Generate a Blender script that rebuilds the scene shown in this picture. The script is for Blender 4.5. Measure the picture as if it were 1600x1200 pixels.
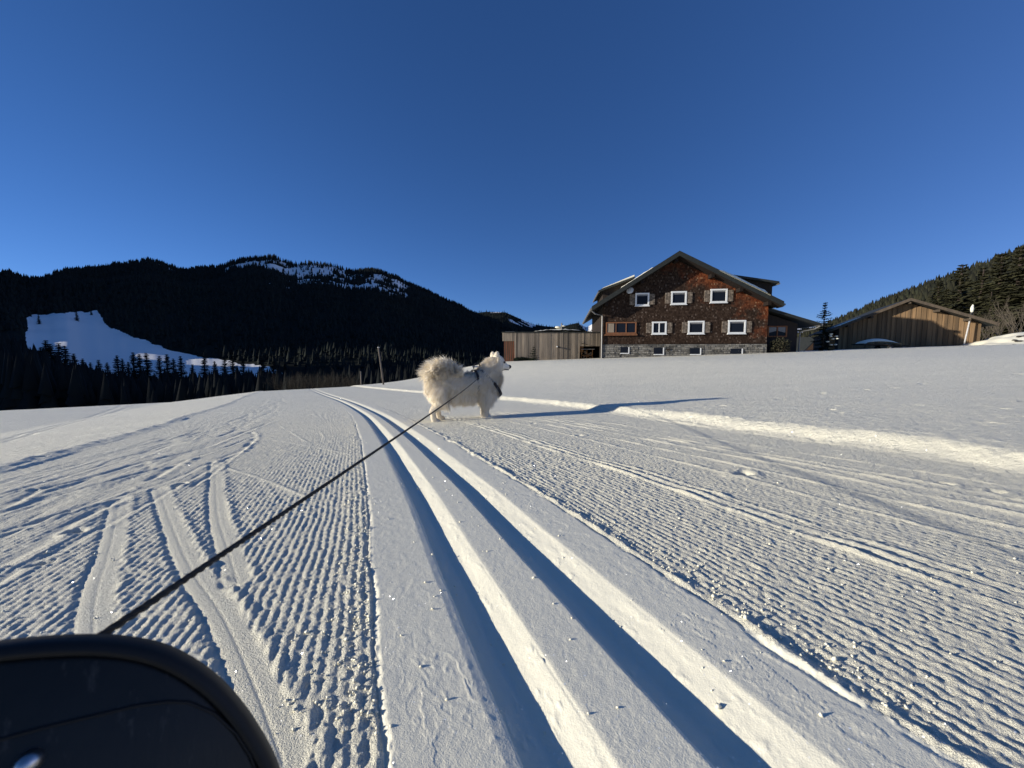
import bpy, bmesh, math, random
import numpy as np
from mathutils import Vector, Matrix
from mathutils.bvhtree import BVHTree

for o in list(bpy.data.objects): bpy.data.objects.remove(o)
scene = bpy.context.scene
COL = scene.collection
R = math.radians

# ---------------------------------------------------------------- camera
CAM_H = .43
cam_d = bpy.data.cameras.new('camera'); cam = bpy.data.objects.new('camera', cam_d); COL.objects.link(cam)
cam_d.sensor_width = 36; cam_d.lens = 36 * 581 / 1600; cam_d.clip_start = .02; cam_d.clip_end = 20000
cam.location = (0, 0, CAM_H); cam.rotation_euler = (R(90) - math.atan(44 / 581), 0, 0)
cam_d.dof.use_dof = True; cam_d.dof.focus_distance = 4.2; cam_d.dof.aperture_fstop = 11
scene.camera = cam

# ---------------------------------------------------------------- sky, sun, exposure
SUN_EL = R(11); SUN_BACK = R(10)                          # low winter sun from the left, a little behind the camera
SUN = Vector((-math.cos(SUN_BACK) * math.cos(SUN_EL), -math.sin(SUN_BACK) * math.cos(SUN_EL), math.sin(SUN_EL)))
world = bpy.data.worlds.new('World'); scene.world = world; world.use_nodes = True
wn = world.node_tree; sky = wn.nodes.new('ShaderNodeTexSky'); sky.sky_type = 'NISHITA'; sky.sun_disc = False
sky.sun_elevation = SUN_EL; sky.sun_rotation = -math.atan2(SUN.x, SUN.y)
sky.altitude = 500; sky.air_density = .6; sky.dust_density = .4; sky.ozone_density = 3.0
gam = wn.nodes.new('ShaderNodeGamma'); gam.inputs[1].default_value = .78; hsv = wn.nodes.new('ShaderNodeHueSaturation'); hsv.inputs['Saturation'].default_value = 1.2
tint = wn.nodes.new('ShaderNodeMix'); tint.data_type = 'RGBA'; tint.blend_type = 'MULTIPLY'; tint.inputs[0].default_value = 1; tint.inputs[7].default_value = (.99, 1.06, 1.42, 1)   # camera white balance
wn.links.new(sky.outputs[0], gam.inputs[0]); wn.links.new(gam.outputs[0], hsv.inputs['Color']); wn.links.new(hsv.outputs[0], tint.inputs[6]); wn.links.new(tint.outputs[2], wn.nodes['Background'].inputs[0])
wn.nodes['Background'].inputs[1].default_value = .108
sd = bpy.data.lights.new('sun', 'SUN'); so = bpy.data.objects.new('sun', sd); COL.objects.link(so)
sd.energy = 5.0; sd.angle = R(.5); sd.color = (1, .94, .84)
so.rotation_euler = SUN.to_track_quat('Z', 'Y').to_euler(); so.location = (-20, -10, 30)
scene.view_settings.view_transform = 'Standard'; scene.view_settings.look = 'None'
scene.view_settings.exposure = 0.26; scene.view_settings.gamma = 1; scene.view_settings.use_curve_mapping = False

# ---------------------------------------------------------------- helpers
def mesh_np(name, V, F):
    V = np.asarray(V, np.float32); F = np.asarray(F, np.int32); k = F.shape[1]
    me = bpy.data.meshes.new(name); me.vertices.add(len(V)); me.vertices.foreach_set('co', V.ravel())
    me.loops.add(F.size); me.loops.foreach_set('vertex_index', F.ravel())
    me.polygons.add(len(F)); me.polygons.foreach_set('loop_start', np.arange(0, F.size, k, dtype=np.int32))
    me.update(calc_edges=True); me.validate()
    return me
def mesh_py(name, V, F):
    me = bpy.data.meshes.new(name); me.from_pydata([tuple(map(float, v)) for v in V], [], [tuple(map(int, f)) for f in F]); me.update(); return me
def link(name, me, mat=None, parent=None, smooth=False, loc=None, rot=None):
    o = bpy.data.objects.new(name, me); COL.objects.link(o)
    if me is not None and mat is not None and not me.materials: me.materials.append(mat)
    if smooth and me is not None: me.polygons.foreach_set('use_smooth', np.ones(len(me.polygons), bool))
    if parent is not None: o.parent = parent
    if loc is not None: o.location = loc
    if rot is not None: o.rotation_euler = rot
    return o
def tag(o, label=None, cat=None, group=None, kind=None):
    if label: o['label'] = label
    if cat: o['category'] = cat
    if group: o['group'] = group
    if kind: o['kind'] = kind
    return o
def empty(name, loc=(0, 0, 0), rz=0):
    o = bpy.data.objects.new(name, None); COL.objects.link(o); o.location = loc; o.rotation_euler = (0, 0, rz); o.empty_display_size = .2; return o
class MB:
    """collects simple shapes into one mesh"""
    def __init__(s): s.v = []; s.f = []
    def add(s, V, F):
        b = len(s.v); s.v += [tuple(p) for p in V]; s.f += [tuple(i + b for i in f) for f in F]; return s
    def box(s, x0, x1, y0, y1, z0, z1):
        return s.add([(x0, y0, z0), (x1, y0, z0), (x1, y1, z0), (x0, y1, z0), (x0, y0, z1), (x1, y0, z1), (x1, y1, z1), (x0, y1, z1)],
                     [(3, 2, 1, 0), (4, 5, 6, 7), (0, 1, 5, 4), (1, 2, 6, 5), (2, 3, 7, 6), (3, 0, 4, 7)])
    def prism(s, poly, y0, y1):
        """polygon of (x, z) counter-clockwise seen from -y, extruded along y"""
        n = len(poly); V = [(x, y0, z) for x, z in poly] + [(x, y1, z) for x, z in poly]
        F = [tuple(range(n)), tuple(range(2 * n - 1, n - 1, -1))] + [((i + 1) % n, i, i + n, (i + 1) % n + n) for i in range(n)]
        return s.add(V, F)
    def tube(s, pts, rad, sides=8, cap=True):
        pts = [Vector(p) for p in pts]; n = len(pts); rad = rad if isinstance(rad, (list, tuple)) else [rad] * n
        V = []; F = []; up = Vector((0, 0, 1))
        d0 = (pts[1] - pts[0]).normalized(); a = d0.orthogonal().normalized()
        for i, p in enumerate(pts):
            d = (pts[min(i + 1, n - 1)] - pts[max(i - 1, 0)]).normalized(); a = (a - d * a.dot(d)).normalized(); b = d.cross(a)
            V += [p + (a * math.cos(2 * math.pi * k / sides) + b * math.sin(2 * math.pi * k / sides)) * rad[i] for k in range(sides)]
        for i in range(n - 1):
            for k in range(sides):
                k2 = (k + 1) % sides; F.append((i * sides + k, i * sides + k2, (i + 1) * sides + k2, (i + 1) * sides + k))
        if cap: F += [tuple(range(sides - 1, -1, -1)), tuple((n - 1) * sides + k for k in range(sides))]
        return s.add(V, F)
    def ball(s, c, r, seg=12, rings=8, jit=0, rng=None):
        rx, ry, rz = r if isinstance(r, (tuple, list)) else (r, r, r); V = [(c[0], c[1], c[2] + rz)]
        for i in range(1, rings):
            th = math.pi * i / rings
            for k in range(seg):
                ph = 2 * math.pi * k / seg; j = 1 + (rng.uniform(-jit, jit) if jit else 0)
                V.append((c[0] + rx * j * math.sin(th) * math.cos(ph), c[1] + ry * j * math.sin(th) * math.sin(ph), c[2] + rz * j * math.cos(th)))
        V.append((c[0], c[1], c[2] - rz)); F = [(0, 1 + k, 1 + (k + 1) % seg) for k in range(seg)]
        for i in range(rings - 2):
            for k in range(seg):
                a = 1 + i * seg; F.append((a + k, a + seg + k, a + seg + (k + 1) % seg, a + (k + 1) % seg))
        e = len(V) - 1; a = 1 + (rings - 2) * seg; F += [(e, a + (k + 1) % seg, a + k) for k in range(seg)]
        return s.add(V, F)
    def build(s, name, mat, parent=None, smooth=False, bevel=0):
        me = mesh_py(name, s.v, s.f)
        if bevel:
            bm = bmesh.new(); bm.from_mesh(me); bmesh.ops.bevel(bm, geom=list(bm.edges), offset=bevel, segments=1, affect='EDGES'); bm.to_mesh(me); bm.free()
        return link(name, me, mat, parent, smooth)

# ---------------------------------------------------------------- procedural materials
class NT:
    def __init__(s, name):
        s.m = bpy.data.materials.new(name); s.m.use_nodes = True; s.t = s.m.node_tree; s.n = s.t.nodes; s.b = s.n['Principled BSDF']; s.out = s.n['Material Output']
    def new(s, typ, **kw):
        n = s.n.new(typ)
        for k, v in kw.items():
            if k in n.inputs.keys(): n.inputs[k].default_value = v
            else: setattr(n, k, v)
        return n
    def l(s, a, b): s.t.links.new(a, b)
    def coord(s, kind='Object', scale=(1, 1, 1)):
        tc = s.new('ShaderNodeTexCoord'); mp = s.new('ShaderNodeMapping'); mp.inputs['Scale'].default_value = scale; s.l(tc.outputs[kind], mp.inputs[0]); return mp.outputs[0]
    def noise(s, co, scale, detail=4, rough=.6):
        n = s.new('ShaderNodeTexNoise', Scale=scale, Detail=detail, Roughness=rough); s.l(co, n.inputs['Vector']); return n.outputs['Fac']
    def ramp(s, fac, stops):
        r = s.new('ShaderNodeValToRGB'); e = r.color_ramp.elements
        while len(e) < len(stops): e.new(.5)
        for el, (p, c) in zip(e, stops): el.position = p; el.color = (*c, 1)
        s.l(fac, r.inputs[0]); return r.outputs[0]
    def mix(s, fac, a, b, mode='MIX'):
        m = s.new('ShaderNodeMix', data_type='RGBA', blend_type=mode)
        for i, v in ((0, fac), (6, a), (7, b)):
            if hasattr(v, 'is_output'): s.l(v, m.inputs[i])
            else: m.inputs[i].default_value = v if i == 0 else (*v, 1)
        return m.outputs[2]
    def math(s, op, a, b=0.0):
        m = s.new('ShaderNodeMath', operation=op)
        for i, v in ((0, a), (1, b)):
            if hasattr(v, 'is_output'): s.l(v, m.inputs[i])
            else: m.inputs[i].default_value = v
        return m.outputs[0]
    def bump(s, h, strength=.4, dist=.01, normal=None):
        b = s.new('ShaderNodeBump', Strength=strength, Distance=dist); s.l(h, b.inputs['Height'])
        if normal is not None: s.l(normal, b.inputs['Normal'])
        return b.outputs[0]
def plain(name, c1, c2=None, scale=8, rough=.8, bump=0, stretch=(1, 1, 1), metallic=0, spec=.3, island=0, objrand=0):
    t = NT(name); co = t.coord('Object', stretch); f = t.noise(co, scale, 5)
    c = t.ramp(f, [(.3, c1), (.7, c2 or tuple(v * .7 for v in c1))])
    if objrand:
        oi = t.new('ShaderNodeObjectInfo'); c = t.mix(1.0, c, t.ramp(oi.outputs['Random'], [(0, (1 - objrand,) * 3), (.5, (1, 1, 1)), (1, (1 + objrand * .5, 1 + objrand * .42, 1 + objrand * .3))]), 'MULTIPLY')
    if island:
        g = t.new('ShaderNodeNewGeometry'); v = t.ramp(g.outputs['Random Per Island'], [(0, (1 - island,) * 3), (1, (1 + island * .4,) * 3)]); c = t.mix(1.0, c, v, 'MULTIPLY')
    t.l(c, t.b.inputs['Base Color']); t.b.inputs['Roughness'].default_value = rough; t.b.inputs['Metallic'].default_value = metallic
    t.b.inputs['Specular IOR Level'].default_value = spec
    if bump: t.l(t.bump(f, bump, .01), t.b.inputs['Normal'])
    return t.m
def snow_mat(name, grain=1.0, sparkle=True, rough=.6, spec=.4, broad=0, tint=(.92, .87, .68)):
    t = NT(name); co = t.coord('Object')
    n1 = t.noise(co, 130, 4, .75); n2 = t.noise(co, 520, 2, .6)
    h = t.math('ADD', t.math('MULTIPLY', n1, .7), t.math('MULTIPLY', n2, .35)); h = t.math('ADD', h, t.math('MULTIPLY', t.noise(co, 17, 4, .7), broad)) if broad else h; nrm = t.bump(h, min(1, .6 * grain), .006 * max(1, grain))
    big = t.noise(co, .9, 3)
    t.l(t.ramp(big, [(.3, tuple(v * .97 for v in tint)), (.7, tint)]), t.b.inputs['Base Color'])
    t.b.inputs['Roughness'].default_value = rough; t.b.inputs['Specular IOR Level'].default_value = spec; t.l(nrm, t.b.inputs['Normal'])
    if sparkle:
        geo = t.new('ShaderNodeNewGeometry'); surf = t.b.outputs[0]
        for sc, dens, amt in ((300, .06, .5), (60, .035, .5)):
            vo = t.new('ShaderNodeTexVoronoi', Scale=sc); t.l(co, vo.inputs['Vector'])
            sub = t.new('ShaderNodeVectorMath', operation='SUBTRACT'); t.l(vo.outputs['Color'], sub.inputs[0]); sub.inputs[1].default_value = (.5, .5, .5)
            ml = t.new('ShaderNodeVectorMath', operation='SCALE'); t.l(sub.outputs[0], ml.inputs[0]); ml.inputs['Scale'].default_value = 2.2
            ad = t.new('ShaderNodeVectorMath', operation='ADD'); t.l(ml.outputs[0], ad.inputs[0]); t.l(geo.outputs['Normal'], ad.inputs[1])
            no = t.new('ShaderNodeVectorMath', operation='NORMALIZE'); t.l(ad.outputs[0], no.inputs[0])
            gl = t.new('ShaderNodeBsdfGlossy', Roughness=.22); t.l(no.outputs[0], gl.inputs['Normal'])
            wn_ = t.new('ShaderNodeTexWhiteNoise', noise_dimensions='3D'); t.l(vo.outputs['Color'], wn_.inputs['Vector'])
            near = t.math('LESS_THAN', vo.outputs['Distance'], .3 if sc > 100 else .13)
            fac = t.math('MULTIPLY', t.math('MULTIPLY', t.math('LESS_THAN', wn_.outputs['Value'], dens), near), amt)
            cb = t.new('ShaderNodeCombineColor'); [t.l(fac, cb.inputs[q]) for q in range(3)]; t.l(cb.outputs[0], gl.inputs['Color']); mx = t.new('ShaderNodeAddShader'); t.l(surf, mx.inputs[0]); t.l(gl.outputs[0], mx.inputs[1]); surf = mx.outputs[0]
        t.l(surf, t.out.inputs['Surface'])
    return t.m
M = {}
M['snow'] = snow_mat('groomed snow', 1.5); M['powder'] = snow_mat('wind packed snow', 1.4, True, .62, .5, 3.0); M['slab'] = snow_mat('pressed track snow', .45)
M['far_snow'] = snow_mat('far snow', .3, False)
# ---------------------------------------------------------------- terrain maths (metres; camera stands at x=0, y=0)
def ss(e0, e1, x):
    t = np.clip((x - e0) / (e1 - e0), 0, 1); return t * t * (3 - 2 * t)
def hsh(ix, iy, seed):
    h = (ix.astype(np.int64) * 374761393 + iy.astype(np.int64) * 668265263 + seed * 974634777) & 0xffffffff
    h = ((h ^ (h >> 13)) * 1274126177) & 0xffffffff
    return ((h ^ (h >> 16)) & 0xffff) / 65535.0
def vnoise(x, y, seed=0):
    ix = np.floor(x); iy = np.floor(y); fx = x - ix; fy = y - iy
    fx = fx * fx * fx * (fx * (fx * 6 - 15) + 10); fy = fy * fy * fy * (fy * (fy * 6 - 15) + 10)
    a = hsh(ix, iy, seed); b = hsh(ix + 1, iy, seed); c = hsh(ix, iy + 1, seed); d = hsh(ix + 1, iy + 1, seed)
    return (a + (b - a) * fx + (c - a) * fy + (a - b - c + d) * fx * fy) * 2 - 1
def fbm(x, y, seed=0, octv=4, gain=.5):
    s = 0; a = 1.0; n = 0
    for o in range(octv):
        s = s + a * vnoise(x * 2 ** o + 17.3 * o, y * 2 ** o - 9.1 * o, seed + o); n += a; a *= gain
    return s / n
ZBY = np.array([-40, 0, 1, 2, 3, 4, 5, 6, 7, 9, 12, 16, 20, 25, 30, 36, 45, 60, 80, 400.])
ZBZ = np.array([1.2, 0, -.052, -.108, -.168, -.232, -.30, -.372, -.44, -.56, -.72, -.91, -1.07, -1.24, -1.4, -1.62, -2.1, -3, -5, -40])
def spline(xs, ys):
    # monotone-ish cubic hermite through the points
    m = np.gradient(ys, xs)
    def f(x):
        i = np.clip(np.searchsorted(xs, x) - 1, 0, len(xs) - 2); h = xs[i + 1] - xs[i]; t = np.clip((x - xs[i]) / h, -3, 4)
        out = np.where((t >= 0) & (t <= 1), ys[i] * (2 * t**3 - 3 * t**2 + 1) + h * m[i] * (t**3 - 2 * t**2 + t) + ys[i + 1] * (3 * t**2 - 2 * t**3) + h * m[i + 1] * (t**3 - t**2),
                       np.where(t < 0, ys[i] + m[i] * t * h, ys[i + 1] + m[i + 1] * (t - 1) * h))
        return out
    return f
zb = spline(ZBY, ZBZ)
PY = np.array([-20, 0, .5, 1, 1.6, 2.2, 3, 4.5, 6.2, 9, 13, 18, 24, 31, 40.])
PX = np.array([8.2, .19, -.02, -.225, -.465, -.72, -1.06, -1.73, -2.51, -3.95, -6.2, -9.25, -12.95, -17.2, -23])
path = spline(PY, PX)
def lat(x, y):
    p = path(y); sl = (path(y + .05) - path(y - .05)) / .1
    return (x - p) / np.sqrt(1 + sl * sl)

SC = .8                                                     # trail plan is laid out in units of 0.8 m
BRY = np.array([-30, 1.6, 2.2, 3.4, 4.45, 6.25, 8.9, 18, 30, 60.]); BRD = np.array([2.5, 2.54, 2.75, 2.78, 2.97, 3.25, 3.5, 3.45, 3.2, 3.])
BLY = np.array([-30, 2.5, 3.2, 4.5, 8.3, 20, 28, 60.]); BLD = np.array([-2.5, -2.52, -2.57, -2.72, -3.2, -3.25, -2.9, -2.5])
BROW = np.array([(-160, -60), (-60, 2), (-40, 10), (-25, 16.5), (-16, 22.5), (-12.5, 24), (-8, 26.5), (-3, 31), (1.5, 40), (3, 60), (4, 200.)])
def brow_dist(x, y):
    best = np.full(x.shape, 1e9); sg = np.zeros(x.shape)
    for (ax, ay), (bx, by) in zip(BROW[:-1], BROW[1:]):
        dx, dy = bx - ax, by - ay; L = math.hypot(dx, dy); t = np.clip(((x - ax) * dx + (y - ay) * dy) / L**2, 0, 1)
        ddx = x - ax - dx * t; ddy = y - ay - dy * t; dist = np.hypot(ddx, ddy); side = (dx * ddy - dy * ddx) / L
        m = dist < best - 1e-9; best = np.where(m, dist, best); sg = np.where(m, np.sign(side), sg)
    return best * sg
def base_ground(x, y):
    """smooth height of the snow at world x, y (metres), and the lateral offset d in trail units"""
    X = x / SC; Y = y / SC
    T = .04 * X + zb(Y); d = lat(X, Y)
    br = np.interp(Y, BRY, BRD); bl = np.interp(Y, BLY, BLD)
    F = (-.083 + .035 * x + .001 * np.minimum(y, 33) - .03 * np.maximum(y - 34, 0)) / SC
    step = .075 * ss(0, .2, d - br + .03 * vnoise(X * 5, Y * 5, 68))
    fld = T + step + np.maximum(F - T - .075, 0) * ss(0, 17, d - br) + np.minimum(F - T - .075, 0) * ss(0, 4, d - br)
    lf = np.maximum(bl - d - .15, 0)
    left = T + .014 * ss(0, .16, bl - d) - .085 * np.minimum(lf, 5) + .018 * np.clip(lf - 5, 0, 17)
    z = np.where(d > br, fld, np.where(d < bl, left, T)) * SC
    q = brow_dist(x, y)
    z = z - np.where(q > -2, .2 * (q + 2)**2 / (q + 2 + 14), 0)
    return np.maximum(z, -42), d, br, bl

# ---------------------------------------------------------------- snow relief: tracks, corduroy, ski marks, paw prints
SKI = [[(-1.53, 1.57), (-.83, .91), (-.55, .67), (-.38, .51), (-.26, .39)], [(-1.73, 2.13), (-1.07, 1.31), (-.78, .98), (-.61, .79)], [(-1.56, 1.44), (-1.13, 1.01), (-.9, .77), (-.75, .63)]]
SCRATCH = [[(-1.69, 2.07), (-1.21, 1.73), (-.79, 1.39)], [(-2.32, 3.25), (-1.63, 2.75), (-.82, 2.08)], [(-3.39, 5.66), (-1.83, 4.57)], [(-2.75, 4.33), (-1.56, 2.79)], [(-1.85, 3.53), (-1.5, 2.95)], [(-2.6, 3.9), (-1.5, 3.4), (-1.15, 3.2)]]
GOUGE = [([(-1.3, .91), (-1.36, 1.03), (-1.48, 1.22), (-1.57, 1.46)], .03, .024), ([(-1.57, 1.1), (-1.63, 1.28), (-1.65, 1.42), (-1.69, 1.59)], .022, .016),
         ([(-1.98, 1.4), (-2.15, 1.65), (-2.17, 1.87), (-2.26, 2.34), (-2.32, 2.82), (-3.08, 4.67)], .03, .02), ([(-1.76, 1.77), (-2.01, 2.24)], .03, .022),
         ([(-1.63, 1.14), (-1.63, 1.31), (-1.62, 1.68), (-1.76, 2.13)], .02, .012), ([(-2.54, 1.8), (-2.64, 2.15), (-2.8, 2.67), (-3.35, 4.09), (-4.69, 6.75)], .028, .015),
         ([(-1.8, 2.26), (-1.91, 2.6), (-2.24, 3.19), (-2.56, 3.6)], .025, .016), ([(-1.15, .7), (-1.3, 1.12), (-1.6, 1.9), (-1.9, 2.6)], .018, .011),
         ([(-1.85, 1.2), (-1.95, 1.6), (-2.0, 2.3), (-2.3, 3.3)], .02, .012), ([(-2.2, 1.45), (-2.45, 2.2), (-2.9, 3.4), (-3.8, 5.4)], .022, .012), ([(-1.4, 1.6), (-1.55, 1.9), (-2.05, 2.9)], .015, .01)]
PRINTS = [(.93, 1.46, .055), (1.57, 3.23, .06), (2.12, 3.73, .06), (3.05, 4.19, .08), (4.07, 4.86, .08), (4.83, 5.08, .09), (5.32, 5.17, .08), (6.18, 5.59, .09), (8.51, 6.26, .1),
          (1.49, 1.25, .03), (1.54, 1.15, .03), (.47, 2.58, .045), (-1.5, 1.64, .04), (-1.36, 1.12, .04), (-1.2, .91, .03), (-3.2, 2.47, .05), (-2.18, 1.65, .03), (.2, 3.4, .04), (2.6, 3.0, .05), (3.4, 3.1, .06), (-.25, 3.95, .05), (.05, 4.3, .05), (2.75, 2.1, .05), (3.2, 2.3, .05), (3.6, 2.7, .05), (4.3, 3.1, .06), (5.0, 3.4, .06), (2.45, 2.75, .04), (2.9, 3.3, .05)]
for _k in range(9): PRINTS.append((float(path(np.array([.55 + _k * .62]))[0]) * SC + (-.33 if _k % 2 else .66) * SC, (.55 + _k * .62) * SC, .011))
def seg_dist(x, y, pts):
    best = np.full(x.shape, 9.); sg = np.zeros(x.shape)
    for (ax, ay), (bx, by) in zip(pts[:-1], pts[1:]):
        dx, dy = bx - ax, by - ay; L2 = dx * dx + dy * dy; t = np.clip(((x - ax) * dx + (y - ay) * dy) / L2, 0, 1)
        ex, ey = x - ax - dx * t, y - ay - dy * t; dd = np.hypot(ex, ey); m = dd < best; best = np.where(m, dd, best); sg = np.where(m, np.sign(dx * ey - dy * ex), sg)
    return best, sg
def smooth_line(pts, n=5):
    P = np.array(pts); t = np.arange(len(P)) * 1.0; q = np.linspace(0, len(P) - 1, (len(P) - 1) * n + 1)
    return list(zip(spline(t, P[:, 0])(q), spline(t, P[:, 1])(q))) if len(P) > 2 else pts
G1D = np.array([-.001, 0, .02, .030, .066, .072, .140, .148]); G1Z = np.array([0, 0, -.003, -.026, -.0275, -.027, -.0005, 0])
G2D = np.array([.248, .25, .256, .266, .306, .312, .402, .41]); G2Z = np.array([0, 0, -.002, -.029, -.0305, -.030, -.0005, 0])
def ground(x, y, detail=True):
    z, d, br, bl = base_ground(x, y)
    if not detail: return z, d, br, bl
    X = x / SC; Y = y / SC; r = np.hypot(X, Y); s = Y * 1.1; h = np.zeros_like(z)
    near = 1 - ss(6, 15, r); mid = 1 - ss(15, 45, r)
    on = (d > bl) & (d < br)
    wob = .004 * vnoise(s * 1.7, d * 0 + .5, 5) + .002 * vnoise(s * 6, d * 0, 6)
    de = d + wob * .25 + .0009 * fbm(s * 24, d * 12, 27, 3, .7)
    # classic ski tracks pressed into a smooth slab
    gr = np.interp(de, G1D, G1Z) + np.interp(de, G2D, G2Z)
    gr = gr * (1 + .05 * vnoise(s * 3, d * 20, 7)) + (gr < -.003) * (.0016 * fbm(s * 6, d * 30, 25, 3) + .0012 * np.maximum(fbm(s * 26, d * 60, 26, 3, .7) - .25, 0) * 3)
    eL = -.156 + .006 * vnoise(s * 4, s * 0, 8) + .0015 * vnoise(s * 22, d * 9, 9); eR = .548 + .012 * vnoise(s * 4.5, s * 0, 11) + .009 * vnoise(s * 21, d * 9, 12)
    slab = (d > eL) & (d < eR); slabw = ss(0, .012, d - eL) * ss(0, .012, eR - d)
    flat = ss(-.002, -.0002, gr)
    rid = fbm(s * 8 + 1.0 * fbm(s * 14, d * 22, 22, 3, .6) + d * 3, d * 5.5 + .5 * vnoise(s * 20, d * 30, 28), 21, 4, .58); crk = np.exp(-(rid / .035)**2) * ss(.0, .3, vnoise(s * 1.9, d * 4, 23))
    plate = .0025 * ss(-.02, .02, rid)
    wl = ss(.30, 0, np.abs(d + .05)) ; wr = ss(.2, 0, np.abs(d - .5)); wm = .35
    hs = gr + flat * (crk * .0009 + plate * .22) * np.clip(wl * .4 + wr * .8 + wm * .5, 0, 1) * near + .0005 * fbm(X * 50, Y * 50, 24, 3, .7) * near
    # corduroy left by the groomer
    pitch = .0235; ph = (d + .004 * fbm(s * 1.3, d * 2, 31, 2) + .003 * vnoise(s * 9, d * 6, 33)) / pitch
    crest = (.5 + .5 * np.cos(2 * np.pi * ph))**.8; idx = np.floor(ph + .5)
    brk = np.clip(.75 + .7 * fbm(s * 19, idx * 3.7, 35, 3, .65), .22, 1.3)
    lump = np.abs(fbm(X * 34, Y * 34, 41, 3, .6)) * 2.6 - .7 + .5 * fbm(X * 80, Y * 80, 42, 2, .7); rough = np.clip(.55 + .75 * fbm(X * .9, Y * .9, 43, 2) + .3 * ss(.6, .0, np.abs(d + .55)) - .35 * ss(.12, 0, np.abs(d + .2)) + .5 * ss(.9, 0, np.abs(d - 1.)), .15, 1.3)
    rough = np.where(d < -.95, rough * .55, rough)
    hc = (.0031 * crest * (brk * rough + (1 - rough).clip(0, 1) * .85) - .004 + .0019 * lump * rough +   .0020 * fbm(X * 95, Y * 75, 45, 2, .7)) * near + .0025 * fbm(X * 6, Y * 6, 46, 3) * mid
    crumbL = ss(.16, .02, -.156 - d) * .0018 * (1 + lump); hc = hc + np.where(d < 0, crumbL, 0) * near
    ridR = np.exp(-((d - eR - .018) / .013)**2) * (.006 + .005 * vnoise(s * 16, d * 0, 47)); hc = hc + ridR * mid
    crackL = -.004 * np.exp(-((d - eL + .004) / .004)**2) * near; hc = hc + crackL
    for dc, w, a in ((1.10, .011, .010), (1.155, .011, .009), (1.21, .009, .006), (1.52, .010, .006), (1.72, .012, .007), (1.9, .015, .008), (2.02, .015, .008), (2.1, .012, .006), (2.3, .013, .006), (-2.1, .015, .005), (-2.3, .012, .004)):
        dl = d - dc - .015 * vnoise(s * .6, s * 0 + dc * 5, 48) - (.06 * (s - 2) * (dc > 1.5) * .3); hc = hc + a * np.exp(-(dl / w)**2) * (.7 + .5 * vnoise(s * 7, s * 0 + dc, 49)) * mid
    # ski marks, scratches and gouges of skating skiers on the left half
    keep = np.ones_like(h); add = np.zeros_like(h); sel = np.where((r < 9) & (x < .1) & (y > -.5))[0]; xs, ys = x[sel], y[sel]; k_ = np.ones(len(sel)); a_ = np.zeros(len(sel))
    for ln in SKI:
        dd, sg = seg_dist(xs, ys, smooth_line(ln)); w = .026 + .003 * vnoise(xs * 30, ys * 30, 50); ins = ss(w + .006, w - .004, dd)
        k_ *= 1 - ins; a_ += ins * (.0 + .001 * sg * dd / .026) - .003 * np.exp(-((dd * sg + .027) / .006)**2) + .004 * np.exp(-((dd * sg - .036) / .010)**2) * (.6 + .8 * vnoise(xs * 45, ys * 45, 51)) - .0012 * np.exp(-(dd / .0025)**2) * ins
    for ln in SCRATCH:
        dd, sg = seg_dist(xs, ys, smooth_line(ln)); a_ += .004 * np.exp(-(dd / .010)**2) * (.7 + .5 * vnoise(xs * 14, ys * 14, 52)); k_ *= 1 - .7 * np.exp(-(dd / .02)**2)
    for ln, w, dep in GOUGE:
        dd, sg = seg_dist(xs, ys, smooth_line(ln)); dn = (dd * sg + .008 * vnoise(xs * 9, ys * 9, 53)) * 1.35; mod = np.clip(.75 + .8 * vnoise(xs * 5, ys * 5, 54), .2, 1.4)
        a_ += -dep * .38 * np.exp(-(dn / w)**2) * mod + dep * .3 * np.exp(-((dn + w * 1.7) / w)**2) * (.7 + .5 * vnoise(xs * 26, ys * 26, 55)); k_ *= 1 - .7 * np.exp(-(dn / (w * 1.2))**2)
    keep[sel] = k_; add[sel] = a_
    leftmess = ss(-1.25, -1.7, d) * ss(-2.45, -2.1, d); hc = hc - .006 * leftmess * np.exp(-(fbm(d * 5 + .1 * s, s * .8, 56, 3) / .12)**2) * mid + .006 * leftmess * fbm(d * 9, s * 1.2, 57, 3) * mid
    hc = (hc + .004) * keep - .004 + add * mid
    hc = hc - .010 * ss(-2.3, -2.5, d) * 0
    # open snow either side of the trail
    hp = .010 * fbm(X * .8, Y * .8, 61, 4) + .004 * fbm(X * 3.1 + Y, Y * 3.3, 62, 3) * (1 - ss(25, 60, r)) + (.0045 * fbm(X * 22, Y * 22, 63, 3, .65)) * (1 - ss(4, 12, r)) + .02 * np.maximum(fbm(X * .35 + .2 * Y, Y * 1.1, 64, 3), 0)
    bankR = ss(-.05, .12, d - br) * ss(.55, .25, d - br); hp = hp + bankR * .007 * fbm(X * 11, Y * 11, 65, 4, .6) * mid
    toe = ss(-.16, 0, d - br) * .005 * (vnoise(X * 14, Y * 14, 66) > .35) * near * (d < br)
    crownL = np.exp(-((bl - d - .16) / .12)**2) * (.001 + .012 * fbm(X * 7, Y * 7, 67, 3)); hp = hp + crownL * mid * (d < 0)
    w_on = ss(0, .05, d - bl) * ss(0, .05, br - d)
    h = np.where(slab, hs * slabw + hc * (1 - slabw), hc) * w_on + hp * (1 - w_on) + toe
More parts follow.
